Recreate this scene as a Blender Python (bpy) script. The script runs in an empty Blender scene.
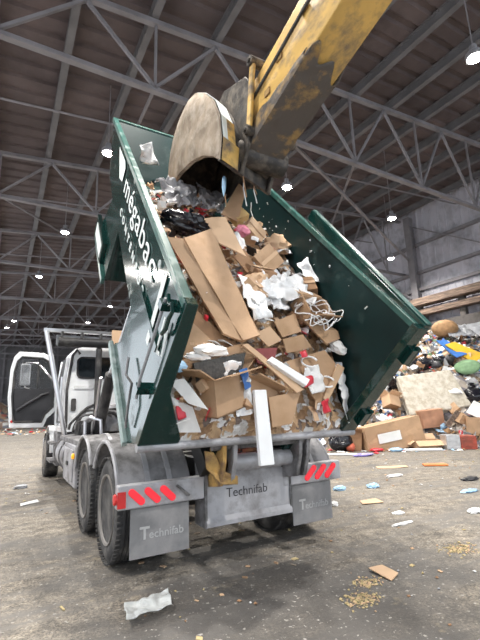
import bpy, bmesh, math, random
from mathutils import Vector, Matrix, Euler, noise

# ------------------------------------------------------------------ camera, world, exposure
S = bpy.context.scene
COL = S.collection
R_ = math.radians
YAW, PITCH, ROLL = 0.5266, 0.2108, -0.0314
CAM = Vector((-2.3176, -4.7054, 1.5185))
fw = Vector((math.sin(YAW) * math.cos(PITCH), math.cos(YAW) * math.cos(PITCH), math.sin(PITCH)))
rt = fw.cross(Vector((0, 0, 1))).normalized()
up = rt.cross(fw)
r2 = rt * math.cos(ROLL) + up * math.sin(ROLL)
u2 = up * math.cos(ROLL) - rt * math.sin(ROLL)
cd = bpy.data.cameras.new('camera')
cam = bpy.data.objects.new('camera', cd)
COL.objects.link(cam)
cam.matrix_world = Matrix(((r2.x, u2.x, -fw.x, CAM.x), (r2.y, u2.y, -fw.y, CAM.y), (r2.z, u2.z, -fw.z, CAM.z), (0, 0, 0, 1)))
cd.sensor_fit = 'HORIZONTAL'
cd.sensor_width = 36.0
cd.lens = 408.3 / 480 * 36
cd.clip_end = 300
S.camera = cam
S.view_settings.view_transform = 'Standard'
S.view_settings.look = 'None'
S.view_settings.gamma = 1
S.view_settings.use_curve_mapping = False
S.view_settings.exposure = 0.3
S.cycles.use_denoising = True
S.cycles.denoising_prefilter = 'FAST'
S.cycles.max_bounces = 6

W_ = bpy.data.worlds.new('overcast_sky')
S.world = W_
W_.use_nodes = True
bgn = W_.node_tree.nodes['Background']
bgn.inputs[0].default_value = (0.86, 0.93, 1.0, 1)
bgn.inputs[1].default_value = 1.8
LAMP_POWER = 420.0

# ------------------------------------------------------------------ materials
MATS = {}
def rgb(c): return (c[0], c[1], c[2], 1.0)
def mat(name, col, rough=.6, metal=0., var=.18, scale=3., dirt=None, dirt_amt=.5, dirt_scale=2.5, bump=0., bscale=25., coat=0., emit=None, estr=0., trans=0., alpha=1., spec=.5, col2=None, stretch=None, detail=4.):
    if name in MATS: return MATS[name]
    m = bpy.data.materials.new(name); m.use_nodes = True
    nt = m.node_tree; N = nt.nodes; L = nt.links
    b = N['Principled BSDF']
    b.inputs['Roughness'].default_value = rough
    b.inputs['Metallic'].default_value = metal
    b.inputs['Coat Weight'].default_value = coat
    b.inputs['Specular IOR Level'].default_value = spec
    if trans: b.inputs['Transmission Weight'].default_value = trans
    if alpha < 1: b.inputs['Alpha'].default_value = alpha
    tc = N.new('ShaderNodeTexCoord')
    src = tc.outputs['Object']
    if stretch:
        mp = N.new('ShaderNodeMapping'); mp.inputs['Scale'].default_value = stretch
        L.new(src, mp.inputs['Vector']); src = mp.outputs['Vector']
    n1 = N.new('ShaderNodeTexNoise'); n1.inputs['Scale'].default_value = scale; n1.inputs['Detail'].default_value = detail
    L.new(src, n1.inputs['Vector'])
    cr = N.new('ShaderNodeValToRGB')
    c2 = col2 if col2 else tuple(min(1, x * (1 + var)) for x in col)
    c1 = tuple(x * (1 - var) for x in col) if not col2 else col
    cr.color_ramp.elements[0].position = .32; cr.color_ramp.elements[0].color = rgb(c1)
    cr.color_ramp.elements[1].position = .68; cr.color_ramp.elements[1].color = rgb(c2)
    L.new(n1.outputs['Fac'], cr.inputs['Fac'])
    out = cr.outputs['Color']
    if dirt:
        n2 = N.new('ShaderNodeTexNoise'); n2.inputs['Scale'].default_value = dirt_scale; n2.inputs['Detail'].default_value = 8; n2.inputs['Roughness'].default_value = .65
        mp2 = N.new('ShaderNodeMapping'); mp2.inputs['Location'].default_value = (3.1, 1.7, 5.3)
        L.new(src, mp2.inputs['Vector']); L.new(mp2.outputs['Vector'], n2.inputs['Vector'])
        r = N.new('ShaderNodeValToRGB')
        p = .72 - .45 * dirt_amt
        r.color_ramp.elements[0].position = max(0, p - .09); r.color_ramp.elements[1].position = min(1, p + .12)
        L.new(n2.outputs['Fac'], r.inputs['Fac'])
        mx = N.new('ShaderNodeMix'); mx.data_type = 'RGBA'
        L.new(r.outputs['Color'], mx.inputs[0]); L.new(out, mx.inputs[6]); mx.inputs[7].default_value = rgb(dirt)
        out = mx.outputs[2]
        mr = N.new('ShaderNodeMapRange'); mr.inputs[3].default_value = rough; mr.inputs[4].default_value = max(rough, .85)
        L.new(r.outputs['Color'], mr.inputs[0]); L.new(mr.outputs[0], b.inputs['Roughness'])
        if metal:
            mm = N.new('ShaderNodeMapRange'); mm.inputs[3].default_value = metal; mm.inputs[4].default_value = 0
            L.new(r.outputs['Color'], mm.inputs[0]); L.new(mm.outputs[0], b.inputs['Metallic'])
    L.new(out, b.inputs['Base Color'])
    if bump:
        n3 = N.new('ShaderNodeTexNoise'); n3.inputs['Scale'].default_value = bscale; n3.inputs['Detail'].default_value = 6
        L.new(src, n3.inputs['Vector'])
        bp = N.new('ShaderNodeBump'); bp.inputs['Strength'].default_value = bump; bp.inputs['Distance'].default_value = .02
        L.new(n3.outputs['Fac'], bp.inputs['Height']); L.new(bp.outputs['Normal'], b.inputs['Normal'])
    if emit:
        b.inputs['Emission Color'].default_value = rgb(emit); b.inputs['Emission Strength'].default_value = estr
    MATS[name] = m
    return m

def confetti(name, cols, scale, rough=.75, bump=.5):
    """a surface made of many small differently coloured scraps"""
    m = bpy.data.materials.new(name); m.use_nodes = True
    nt = m.node_tree; N = nt.nodes; L = nt.links; b = N['Principled BSDF']; b.inputs['Roughness'].default_value = rough
    tc = N.new('ShaderNodeTexCoord')
    wn = N.new('ShaderNodeTexNoise'); wn.inputs['Scale'].default_value = scale * .8
    L.new(tc.outputs['Object'], wn.inputs['Vector'])
    mxv = N.new('ShaderNodeMix'); mxv.data_type = 'VECTOR'; mxv.inputs[0].default_value = .12
    L.new(tc.outputs['Object'], mxv.inputs[4]); L.new(wn.outputs['Color'], mxv.inputs[5])
    v = N.new('ShaderNodeTexVoronoi'); v.inputs['Scale'].default_value = scale
    L.new(mxv.outputs[1], v.inputs['Vector'])
    sep = N.new('ShaderNodeSeparateColor'); L.new(v.outputs['Color'], sep.inputs[0])
    cr = N.new('ShaderNodeValToRGB'); cr.color_ramp.interpolation = 'CONSTANT'
    e = cr.color_ramp.elements
    while len(e) < len(cols): e.new(.5)
    for i, c in enumerate(cols):
        e[i].position = i / len(cols); e[i].color = rgb(c)
    L.new(sep.outputs[0], cr.inputs['Fac']); L.new(cr.outputs['Color'], b.inputs['Base Color'])
    bp = N.new('ShaderNodeBump'); bp.inputs['Strength'].default_value = bump; bp.inputs['Distance'].default_value = .05
    L.new(v.outputs['Distance'], bp.inputs['Height']); L.new(bp.outputs['Normal'], b.inputs['Normal'])
    MATS[name] = m
    return m

GREEN = mat('green_paint', (.004, .03, .026), .13, 0, .12, 2, coat=.3, bump=.03, bscale=5, dirt=(.07, .1, .095), dirt_amt=.08, dirt_scale=3)
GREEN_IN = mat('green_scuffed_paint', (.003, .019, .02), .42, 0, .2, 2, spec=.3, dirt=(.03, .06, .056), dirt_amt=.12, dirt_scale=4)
GREEN_RAIL = mat('green_dusty_lit_rail', (.03, .095, .083), .3, 0, .2, 5, dirt=(.12, .19, .18), dirt_amt=.25, dirt_scale=6)  # dusty rail paint, lightened to carry the highlight from above
DUSTY = mat('dusty_grey_steel', (.27, .265, .275), .55, .25, .2, 3, dirt=(.085, .083, .082), dirt_amt=.45, dirt_scale=4, bump=.12)
DUSTY_L = mat('dusty_light_steel', (.4, .4, .42), .5, .3, .15, 3, dirt=(.2, .19, .19), dirt_amt=.35, dirt_scale=3, bump=.05)
BLACK = mat('black_steel', (.018, .018, .02), .5, 0, .3, 4, dirt=(.12, .115, .11), dirt_amt=.3)
RUBBER = mat('tyre_rubber', (.03, .03, .032), .75, 0, .3, 6, dirt=(.13, .125, .12), dirt_amt=.38, dirt_scale=4, bump=.15)
RUBFLAP = mat('mudflap_rubber', (.19, .19, .195), .6, 0, .2, 4, dirt=(.3, .29, .29), dirt_amt=.4, dirt_scale=3, bump=.06)
RIM = mat('dusty_wheel_disc', (.19, .18, .17), .6, .2, .2, 3, dirt=(.28, .26, .24), dirt_amt=.45)
WHITE = mat('white_cab_paint', (.82, .84, .86), .3, 0, .04, 3, coat=.4, dirt=(.62, .62, .61), dirt_amt=.25)
GLASS = mat('dark_glass', (.02, .025, .03), .06, 0, .1, 2, spec=.7)
CLEAR = mat('clear_glass', (.75, .82, .85), .02, 0, .02, 2, trans=.9, alpha=.15)
CHROME = mat('bright_steel', (.62, .62, .64), .28, .9, .08, 5)
RED_L = mat('red_tail_lens', (.75, .02, .03), .25, 0, .05, 4, emit=(1, .05, .08), estr=.35)
RED_ON = mat('red_lamp_glow', (.8, .02, .03), .25, 0, .05, 4, emit=(1, .05, .08), estr=9)
RED_RF = mat('red_reflector', (.6, .03, .03), .25, 0, .1, 4)
AMBER = mat('amber_lens', (.85, .4, .02), .3, 0, .1, 4, emit=(1, .45, .02), estr=.5)
RUST = mat('yellow_rusty_paint', (.45, .27, .08), .6, 0, .3, 8, dirt=(.16, .1, .06), dirt_amt=.45, dirt_scale=7)
YELLOW = mat('excavator_yellow', (.62, .39, .11), .42, 0, .12, 4, dirt=(.14, .115, .1), dirt_amt=.3, dirt_scale=4, stretch=(1, .6, 1))
YEL_DIRT = mat('excavator_yellow_caked', (.5, .3, .08), .55, 0, .2, 4, dirt=(.1, .085, .075), dirt_amt=.82, dirt_scale=3, bump=.3, bscale=15)
MUD = mat('dried_mud', (.3, .24, .18), .9, 0, .3, 4, dirt=(.42, .36, .29), dirt_amt=.4, dirt_scale=6, bump=.7, bscale=12)
GREASE = mat('greasy_dark_steel', (.045, .04, .037), .5, .3, .4, 5, dirt=(.15, .125, .1), dirt_amt=.4, dirt_scale=7, bump=.4, bscale=20)
SIGNW = mat('white_lettering', (.66, .71, .7), .5, 0, .05, 3)
SIGNP = mat('pale_worn_lettering', (.42, .42, .42), .6, 0, .1, 8)
SIGND = mat('dark_lettering', (.03, .03, .035), .5, 0, .1, 8)
STEEL = mat('truss_steel', (.23, .218, .23), .6, .2, .2, 1.5)
BEAM = mat('roof_beam_steel', (.15, .145, .15), .65, .1, .2, 1.5)
DECK = mat('roof_deck_rust', (.115, .088, .086), .8, 0, .3, .5, dirt=(.08, .06, .06), dirt_amt=.4, dirt_scale=.6)
CLAD = mat('grey_wall_cladding', (.5, .49, .54), .6, .1, .1, .6, dirt=(.25, .25, .27), dirt_amt=.35, dirt_scale=.8)
CLADB = mat('far_wall_cladding', (.16, .155, .16), .7, 0, .2, .3)
TIMBER = mat('weathered_timber', (.27, .19, .14), .8, 0, .3, 3, dirt=(.1, .07, .055), dirt_amt=.6, dirt_scale=3, stretch=(4, .4, 4))
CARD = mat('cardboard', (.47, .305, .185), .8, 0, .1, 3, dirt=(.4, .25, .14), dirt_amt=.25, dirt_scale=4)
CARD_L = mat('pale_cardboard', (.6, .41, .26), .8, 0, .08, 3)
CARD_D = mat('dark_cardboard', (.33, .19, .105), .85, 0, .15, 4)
CARD_E = mat('cardboard_edge', (.26, .15, .08), .9, 0, .15, 9)
PAPER = mat('white_paper', (.78, .78, .77), .7, 0, .05, 5)
FOAM = mat('white_foam', (.86, .87, .88), .6, 0, .03, 6)
FILM = mat('cloudy_plastic_film', (.84, .85, .86), .3, 0, .06, 6, alpha=.86, bump=.3, bscale=18)
FILMD = mat('dirty_grey_film', (.3, .3, .32), .3, 0, .3, 6, alpha=.7, bump=.3, bscale=18)
THINWRAP = mat('thin_grey_wrap', (.62, .65, .65), .3, 0, .2, 9, alpha=.62, bump=.5, bscale=30)
FILMW = mat('white_plastic_bag', (.82, .83, .84), .35, 0, .06, 6, bump=.4, bscale=16)
BLACKBAG = mat('black_plastic_bag', (.008, .008, .012), .22, 0, .3, 6, bump=.5, bscale=14)
REDP = mat('red_plastic', (.6, .03, .05), .4, 0, .15, 6)
PINK = mat('pink_print', (.62, .2, .28), .6, 0, .15, 6)
BLUEP = mat('blue_plastic', (.06, .18, .5), .4, 0, .15, 6)
LBLUE = mat('pale_blue_plastic', (.35, .55, .75), .4, 0, .1, 6)
YELP = mat('yellow_plastic', (.85, .52, .05), .5, 0, .08, 3, dirt=(.6, .4, .12), dirt_amt=.2)
GREENP = mat('green_cloth', (.14, .24, .13), .85, 0, .2, 8)
DARKP = mat('dark_plastic', (.03, .03, .035), .5, 0, .2, 6)
GREYP = mat('grey_plastic', (.3, .31, .33), .55, 0, .15, 6)
TIN = mat('tin_plate', (.55, .55, .56), .35, .7, .15, 6)
MATT = mat('soiled_mattress_cloth', (.5, .47, .41), .9, 0, .08, 5, dirt=(.36, .32, .25), dirt_amt=.5, dirt_scale=6, bump=.15, bscale=9)
BROWNM = mat('brown_upholstery', (.34, .2, .1), .85, 0, .2, 6, bump=.3)
MAROON = mat('maroon_panel', (.25, .06, .06), .7, 0, .2, 5)
LAMPH = mat('lamp_housing_grey', (.3, .3, .32), .5, .3, .1, 5)
LAMPE = mat('lamp_lens_glow', (1, .97, .9), .4, 0, .01, 5, emit=(1, .95, .86), estr=60)

# ------------------------------------------------------------------ mesh helpers
ORG = {}
class MB:
    def __init__(s): s.v = []; s.f = []
    def add(s, vs, fs):
        o = len(s.v); s.v += [Vector(v) for v in vs]; s.f += [tuple(i + o for i in f) for f in fs]; return s
    def hexa(s, p):   # p0..3 bottom loop, p4..7 top loop
        return s.add(p, [(3, 2, 1, 0), (4, 5, 6, 7), (0, 1, 5, 4), (1, 2, 6, 5), (2, 3, 7, 6), (3, 0, 4, 7)])
    def box(s, c, d, R=None):
        c = Vector(c); x, y, z = d[0] / 2, d[1] / 2, d[2] / 2
        ps = [Vector(q) for q in ((-x, -y, -z), (x, -y, -z), (x, y, -z), (-x, y, -z), (-x, -y, z), (x, -y, z), (x, y, z), (-x, y, z))]
        if R is not None: ps = [R @ q for q in ps]
        return s.hexa([c + q for q in ps])
    def bb(s, x0, x1, y0, y1, z0, z1):
        return s.box(((x0 + x1) / 2, (y0 + y1) / 2, (z0 + z1) / 2), (abs(x1 - x0), abs(y1 - y0), abs(z1 - z0)))
    def prism(s, poly, vec):
        n = len(poly); poly = [Vector(p) for p in poly]; vec = Vector(vec)
        vs = poly + [p + vec for p in poly]
        return s.add(vs, [tuple(range(n - 1, -1, -1)), tuple(range(n, 2 * n))] + [(i, (i + 1) % n, n + (i + 1) % n, n + i) for i in range(n)])
    def tube(s, a, b, r, r1=None, n=10):
        a = Vector(a); b = Vector(b); r1 = r if r1 is None else r1
        d = (b - a).normalized(); t = d.orthogonal().normalized(); u = d.cross(t)
        vs = []
        for p, rr in ((a, r), (b, r1)):
            for i in range(n):
                an = 2 * math.pi * i / n
                vs.append(p + (t * math.cos(an) + u * math.sin(an)) * rr)
        return s.add(vs, [tuple(range(n - 1, -1, -1)), tuple(range(n, 2 * n))] + [(i, (i + 1) % n, n + (i + 1) % n, n + i) for i in range(n)])
    def path(s, pts, r, n=7, closed=False):
        pts = [Vector(p) for p in pts]; k = len(pts); o = len(s.v); t = None
        for i, p in enumerate(pts):
            d = (pts[min(i + 1, k - 1)] - pts[max(i - 1, 0)])
            d = d.normalized() if d.length > 1e-9 else Vector((0, 0, 1))
            if t is None: t = d.orthogonal().normalized()
            t = (t - d * t.dot(d)); t = t.normalized() if t.length > 1e-6 else d.orthogonal().normalized()
            u = d.cross(t)
            for j in range(n):
                an = 2 * math.pi * j / n
                s.v.append(p + (t * math.cos(an) + u * math.sin(an)) * r)
        for i in range(k - 1):
            for j in range(n):
                s.f.append((o + i * n + j, o + i * n + (j + 1) % n, o + (i + 1) * n + (j + 1) % n, o + (i + 1) * n + j))
        s.f.append(tuple(o + j for j in range(n - 1, -1, -1))); s.f.append(tuple(o + (k - 1) * n + j for j in range(n)))
        return s
    def bar(s, a, b, w, h, upv=(0, 0, 1)):
        a = Vector(a); b = Vector(b); d = (b - a).normalized(); u = Vector(upv)
        x = d.cross(u)
        x = x.normalized() if x.length > 1e-6 else d.orthogonal().normalized()
        y = x.cross(d).normalized()
        q = [x * i * w / 2 + y * j * h / 2 for i, j in ((-1, -1), (1, -1), (1, 1), (-1, 1))]
        return s.hexa([a + k for k in q] + [b + k for k in q])
    def lathe(s, c, ax, prof, n=32):   # prof: (distance along axis, radius)
        c = Vector(c); ax = Vector(ax).normalized(); t = ax.orthogonal().normalized(); u = ax.cross(t); o = len(s.v); k = len(prof)
        for (d, r) in prof:
            for i in range(n):
                an = 2 * math.pi * i / n
                s.v.append(c + ax * d + (t * math.cos(an) + u * math.sin(an)) * r)
        for j in range(k - 1):
            for i in range(n):
                s.f.append((o + j * n + i, o + j * n + (i + 1) % n, o + (j + 1) * n + (i + 1) % n, o + (j + 1) * n + i))
        s.f.append(tuple(o + i for i in range(n - 1, -1, -1))); s.f.append(tuple(o + (k - 1) * n + i for i in range(n)))
        return s
    def ribbon(s, line, x0, x1, th):   # a bent sheet: line in (y, z), swept along x, th outward
        n = len(line); out = []
        for i in range(n):
            a = Vector(line[max(i - 1, 0)]); b = Vector(line[min(i + 1, n - 1)]); d = (b - a).normalized()
            out.append(Vector(line[i]) + Vector((-d.y, d.x)) * th)
        vs = []
        for x in (x0, x1):
            vs += [(x, p[0], p[1]) for p in line] + [(x, p.x, p.y) for p in out]
        m = 2 * n; fs = []
        for i in range(n - 1):
            fs += [(i, i + 1, m + i + 1, m + i), (n + i + 1, n + i, m + n + i, m + n + i + 1), (i + 1, i, n + i, n + i + 1), (m + i, m + i + 1, m + n + i + 1, m + n + i)]
        fs += [(0, m, m + n, n), (n - 1, 2 * n - 1, m + 2 * n - 1, m + n - 1)]
        return s.add(vs, fs)
    def grid(s, fn, nu, nv):
        o = len(s.v)
        for i in range(nu + 1):
            for j in range(nv + 1): s.v.append(Vector(fn(i / nu, j / nv)))
        w = nv + 1
        for i in range(nu):
            for j in range(nv):
                s.f.append((o + i * w + j, o + (i + 1) * w + j, o + (i + 1) * w + j + 1, o + i * w + j + 1))
        return s
    def build(s, name, m, parent=None, smooth=False, bevel=0., solid=0., label=None, kind=None, origin=None, ang=35):
        vs = s.v
        lo = Vector([min(v[i] for v in vs) for i in range(3)]); hi = Vector([max(v[i] for v in vs) for i in range(3)])
        c = Vector(origin) if origin is not None else (Vector(((lo.x + hi.x) / 2, (lo.y + hi.y) / 2, lo.z)) if parent is None else (lo + hi) / 2)
        me = bpy.data.meshes.new(name)
        me.from_pydata([v - c for v in vs], [], s.f)
        bm = bmesh.new(); bm.from_mesh(me); bmesh.ops.recalc_face_normals(bm, faces=bm.faces); bm.to_mesh(me); bm.free()
        me.materials.append(m)
        if smooth:
            for p in me.polygons: p.use_smooth = True
            me.set_sharp_from_angle(angle=R_(ang))
        o = bpy.data.objects.new(name, me); COL.objects.link(o)
        ORG[o.name] = c
        if parent is not None:
            o.parent = parent; o.location = c - ORG[parent.name]
        else: o.location = c
        if bevel:
            b = o.modifiers.new('bevel', 'BEVEL'); b.width = bevel; b.segments = 2; b.limit_method = 'ANGLE'
        if solid:
            q = o.modifiers.new('solid', 'SOLIDIFY'); q.thickness = solid; q.offset = 0
        if label: o['label'] = label
        if kind: o['kind'] = kind
        return o

def empty(name, loc, label=None, cat=None, group=None, rot=None, local=False):
    o = bpy.data.objects.new(name, None); COL.objects.link(o); o.location = loc; o.empty_display_size = .1
    if rot is not None: o.rotation_euler = rot
    ORG[o.name] = Vector((0, 0, 0)) if local else Vector(loc)
    return tag(o, label, cat, group)
def tag(o, label=None, cat=None, group=None, kind=None):
    if label: o['label'] = label
    if cat: o['category'] = cat
    if group: o['group'] = group
    if kind: o['kind'] = kind
    return o
def clone(o, parent=None):
    c = o.copy(); COL.objects.link(c); c.parent = parent
    for ch in list(o.children): clone(ch, c)
    return c
def text_mesh(body, size, m, parent, name, P, xd, yd, ext=.004, fat=0., shear=0., align='LEFT', space=1.0, maxw=None):
    """raised lettering: P lower-left corner, xd / yd reading and up directions"""
    cu = bpy.data.curves.new('t', 'FONT'); cu.body = body; cu.size = size; cu.extrude = ext; cu.offset = fat; cu.shear = shear; cu.resolution_u = 4
    cu.space_character = space; cu.align_x = align
    t = bpy.data.objects.new('t', cu); COL.objects.link(t)
    dg = bpy.context.evaluated_depsgraph_get(); me = bpy.data.meshes.new_from_object(t.evaluated_get(dg))
    vs = [v.co.copy() for v in me.vertices]; fs = [tuple(p.vertices) for p in me.polygons]
    bpy.data.objects.remove(t); bpy.data.curves.remove(cu); bpy.data.meshes.remove(me)
    xd = Vector(xd).normalized(); yd = Vector(yd).normalized(); zd = xd.cross(yd)
    k = 1.
    if maxw: k = maxw / (max(v.x for v in vs) - min(v.x for v in vs))
    mb = MB(); mb.add([Vector(P) + xd * v.x * k + yd * v.y + zd * v.z for v in vs], fs)
    return mb.build(name, m, parent)
rnd = random.Random(7)
def nz(x, y, z): return noise.noise(Vector((x, y, z)))

# ------------------------------------------------------------------ the hall
HX0, HX1, HY0, HY1 = -8.0, 18.5, -15.0, 62.0
def ztop(x): return 10.95 + .085 * x

def build_floor():
    m = bpy.data.materials.new('dirty_concrete_floor'); m.use_nodes = True
    nt = m.node_tree; N = nt.nodes; L = nt.links; b = N['Principled BSDF']
    tc = N.new('ShaderNodeTexCoord')
    def nois(sc, det=8, rg=.6, st=None, off=0):
        mp = N.new('ShaderNodeMapping'); mp.inputs['Location'].default_value = (off, off * .7, 0)
        if st: mp.inputs['Scale'].default_value = st
        mp.inputs['Rotation'].default_value = (0, 0, R_(20))
        L.new(tc.outputs['Object'], mp.inputs['Vector'])
        n = N.new('ShaderNodeTexNoise'); n.inputs['Scale'].default_value = sc; n.inputs['Detail'].default_value = det; n.inputs['Roughness'].default_value = rg
        L.new(mp.outputs['Vector'], n.inputs['Vector']); return n.outputs['Fac']
    def ramp(f, a, b_, ca, cb):
        r = N.new('ShaderNodeValToRGB'); r.color_ramp.elements[0].position = a; r.color_ramp.elements[1].position = b_
        r.color_ramp.elements[0].color = rgb(ca); r.color_ramp.elements[1].color = rgb(cb); L.new(f, r.inputs['Fac']); return r.outputs['Color']
    def mix(f, a, b_, mode='MIX', k=None):
        x = N.new('ShaderNodeMix'); x.data_type = 'RGBA'; x.blend_type = mode
        if k is not None: x.inputs[0].default_value = k
        else: L.new(f, x.inputs[0])
        for s_, i in ((a, 6), (b_, 7)):
            if isinstance(s_, tuple): x.inputs[i].default_value = rgb(s_)
            else: L.new(s_, x.inputs[i])
        return x.outputs[2]
    W1 = (1, 1, 1)
    base = ramp(nois(.35, 6), .32, .68, (.2, .175, .145), (.295, .262, .218))
    fine = ramp(nois(6, 10, .75, off=3), .4, .6, (.42, .42, .42), (1.28, 1.28, 1.28))
    c = mix(None, base, fine, 'MULTIPLY', .9)
    grit = ramp(nois(45, 4, .8, off=13), .43, .57, (.42, .42, .42), (1.45, 1.42, 1.37))
    c = mix(None, c, grit, 'MULTIPLY', .85)
    streak = ramp(nois(1.0, 8, .65, st=(.5, 3.0, 1), off=9), .46, .62, (0, 0, 0), W1)
    c = mix(streak, c, (.16, .148, .135))
    stain = ramp(nois(.7, 8, .62, off=15), .53, .66, (0, 0, 0), (.75, .75, .75))
    c = mix(stain, c, (.115, .11, .105))
    # oily damp patch on the ground behind the truck tail, ragged edge
    vm = N.new('ShaderNodeVectorMath'); vm.operation = 'DISTANCE'; vm.inputs[1].default_value = (-.35, -1.9, 0); L.new(tc.outputs['Object'], vm.inputs[0])
    dm = N.new('ShaderNodeMath'); dm.operation = 'MULTIPLY_ADD'; dm.inputs[1].default_value = .22; L.new(vm.outputs['Value'], dm.inputs[0])
    dn = N.new('ShaderNodeMath'); dn.operation = 'MULTIPLY'; dn.inputs[1].default_value = 1.1; L.new(nois(1.3, 9, .7, off=61), dn.inputs[0]); L.new(dn.outputs[0], dm.inputs[2])
    damp = ramp(dm.outputs[0], .72, 1.02, (.8, .8, .8), (0, 0, 0))
    c = mix(damp, c, (.085, .08, .076))
    straw = ramp(nois(1.6, 9, .7, off=31), .63, .7, (0, 0, 0), (.65, .65, .65))
    c = mix(straw, c, (.36, .3, .2))
    fleck = ramp(nois(22, 4, .6, off=44), .62, .66, (0, 0, 0), (.8, .8, .8))
    c = mix(fleck, c, (.44, .42, .39))
    L.new(c, b.inputs['Base Color'])
    rr = N.new('ShaderNodeMapRange'); rr.inputs[3].default_value = .62; rr.inputs[4].default_value = .9
    L.new(nois(.8, 5, off=22), rr.inputs[0]); L.new(rr.outputs[0], b.inputs['Roughness'])
    bp = N.new('ShaderNodeBump'); bp.inputs['Strength'].default_value = .6; bp.inputs['Distance'].default_value = .03
    L.new(nois(7, 9, .7, off=5), bp.inputs['Height']); L.new(bp.outputs['Normal'], b.inputs['Normal'])
    mb = MB(); mb.bb(HX0, HX1 + .5, HY0, HY1 + .5, -.3, 0)
    o = mb.build('floor', m, origin=(0, 0, 0)); tag(o, kind='structure')
build_floor()

def build_shell():
    # roof deck: folded sheets with ribs running along X, rising gently to the right
    mb = MB(); ys = []; y = HY0
    while y < HY1:
        ys += [(y, .0), (y + .34, .0), (y + .40, .07), (y + .54, .07)]; y += .6
    n = len(ys); vs = []
    for x in (HX0, HX1):
        for (yy, d) in ys: vs.append((x, yy, ztop(x) + .42 + d))
    mb.add(vs, [(i, i + 1, n + i + 1, n + i) for i in range(n - 1)])
    roof = mb.build('ceiling', DECK, solid=.02, origin=(0, 0, 11.3)); tag(roof, kind='structure')
    # beams along Y under the deck, carried by the trusses (I section)
    k = 0; x = -1.5 - 1.75 * 3
    while x < HX1 - .3:
        z = ztop(x) + .06; b = MB()
        b.bb(x - .09, x + .09, HY0, HY1, z, z + .03); b.bb(x - .02, x + .02, HY0, HY1, z + .03, z + .31); b.bb(x - .09, x + .09, HY0, HY1, z + .31, z + .34)
        b.build('roof_beam', BEAM, roof); x += 1.75
    # right wall: ribbed cladding with columns, girts and cross braces
    mb = MB(); ys = []; y = HY0
    while y < HY1:
        ys += [(y, 0), (y + .25, 0), (y + .29, -.035), (y + .38, -.035), (y + .42, 0)]; y += .45
    n = len(ys); vs = []
    for z in (0, 12.95):
        for (yy, d) in ys: vs.append((HX1 + d, yy, z))
    mb.add(vs, [(i, i + 1, n + i + 1, n + i) for i in range(n - 1)])
    wr = mb.build('wall_right', CLAD, solid=.02, origin=(HX1, 0, 0)); tag(wr, kind='structure')
    for kk in range(-2, 9):
        y = 3.5 + 7.2 * kk - .7
        b = MB(); b.bb(HX1 - .45, HX1 - .08, y - .14, y + .14, 0, 12.4); b.bb(HX1 - .49, HX1 - .42, y - .2, y + .2, 0, 12.4); b.build('column', STEEL, wr)
    for z in (7.9, 8.9, 10.6):
        b = MB(); b.bb(HX1 - .24, HX1 - .06, HY0, HY1, z - .09, z + .09); b.build('girt', STEEL, wr)
    for kk in range(-1, 4):
        y = 3.5 + 7.2 * kk - .7
        b = MB(); b.bar((HX1 - .3, y, 7.3), (HX1 - .3, y + 7.2, 11.9), .07, .07); b.build('brace', STEEL, wr)
    # push wall before the cladding, coloured dark for the shaded recess under its capping
    pw = None
    PUSH = mat('shade_dark_concrete', (.11, .1, .095), .9, 0, .25, 2, dirt=(.05, .045, .04), dirt_amt=.4, dirt_scale=1.5)
    for i in range(8):
        b = MB(); z0 = i * .72
        b.bb(HX1 - .9 + rnd.uniform(-.03, .03), HX1 - .55, -6, 24, z0 + .015, z0 + .7)
        if pw is None:
            pw = b.build('wall_right_lower', PUSH); tag(pw, kind='structure')
        else: b.build('block_course', PUSH, pw, bevel=.02)
    for (z0, z1, o_) in ((6.75, 7.15, 0), (6.2, 6.5, .12)):
        b = MB(); b.bb(HX1 - 1.15 + o_, HX1 - .5, -6, 24, z0, z1); b.build('capping_beam', TIMBER, pw, bevel=.03)
    for k in range(12):
        b = MB(); b.bb(HX1 - .8, HX1 - .55, -5.5 + k * 2.5, -5.2 + k * 2.5, 5.7, 6.75); b.build('beam_post', PUSH, pw)
    # far wall and unseen left wall, its tall openings shaped for daylight and reflections
    b = MB(); b.bb(HX0, HX1, HY1, HY1 + .2, 0, 12.6); wb = b.build('wall_back', CLADB); tag(wb, kind='structure')
    for i in range(15):
        b = MB(); x = HX0 + 1 + i * 2.3; b.bb(x - .12, x + .12, HY1 - .3, HY1, 0, 11.8); b.build('column', STEEL, wb)
    for z in (3.5, 6.5, 9.2):
        b = MB(); b.bb(HX0, HX1, HY1 - .16, HY1, z, z + .2); b.build('girt', STEEL, wb)
    b = MB()
    for (y0, y1, z0, z1) in ((HY0, -7, 0, 10.1), (-7, 1, 6.5, 10.1), (1, 12, 0, 10.1), (12, 33, 8.9, 10.1), (33, 36, 0, 10.1), (36, 57, 8.9, 10.1), (57, HY1, 0, 10.1)):
        b.bb(HX0 - .2, HX0, y0, y1, z0, z1)
    tag(b.build('wall_left', CLAD), kind='structure')
build_shell()

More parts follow.
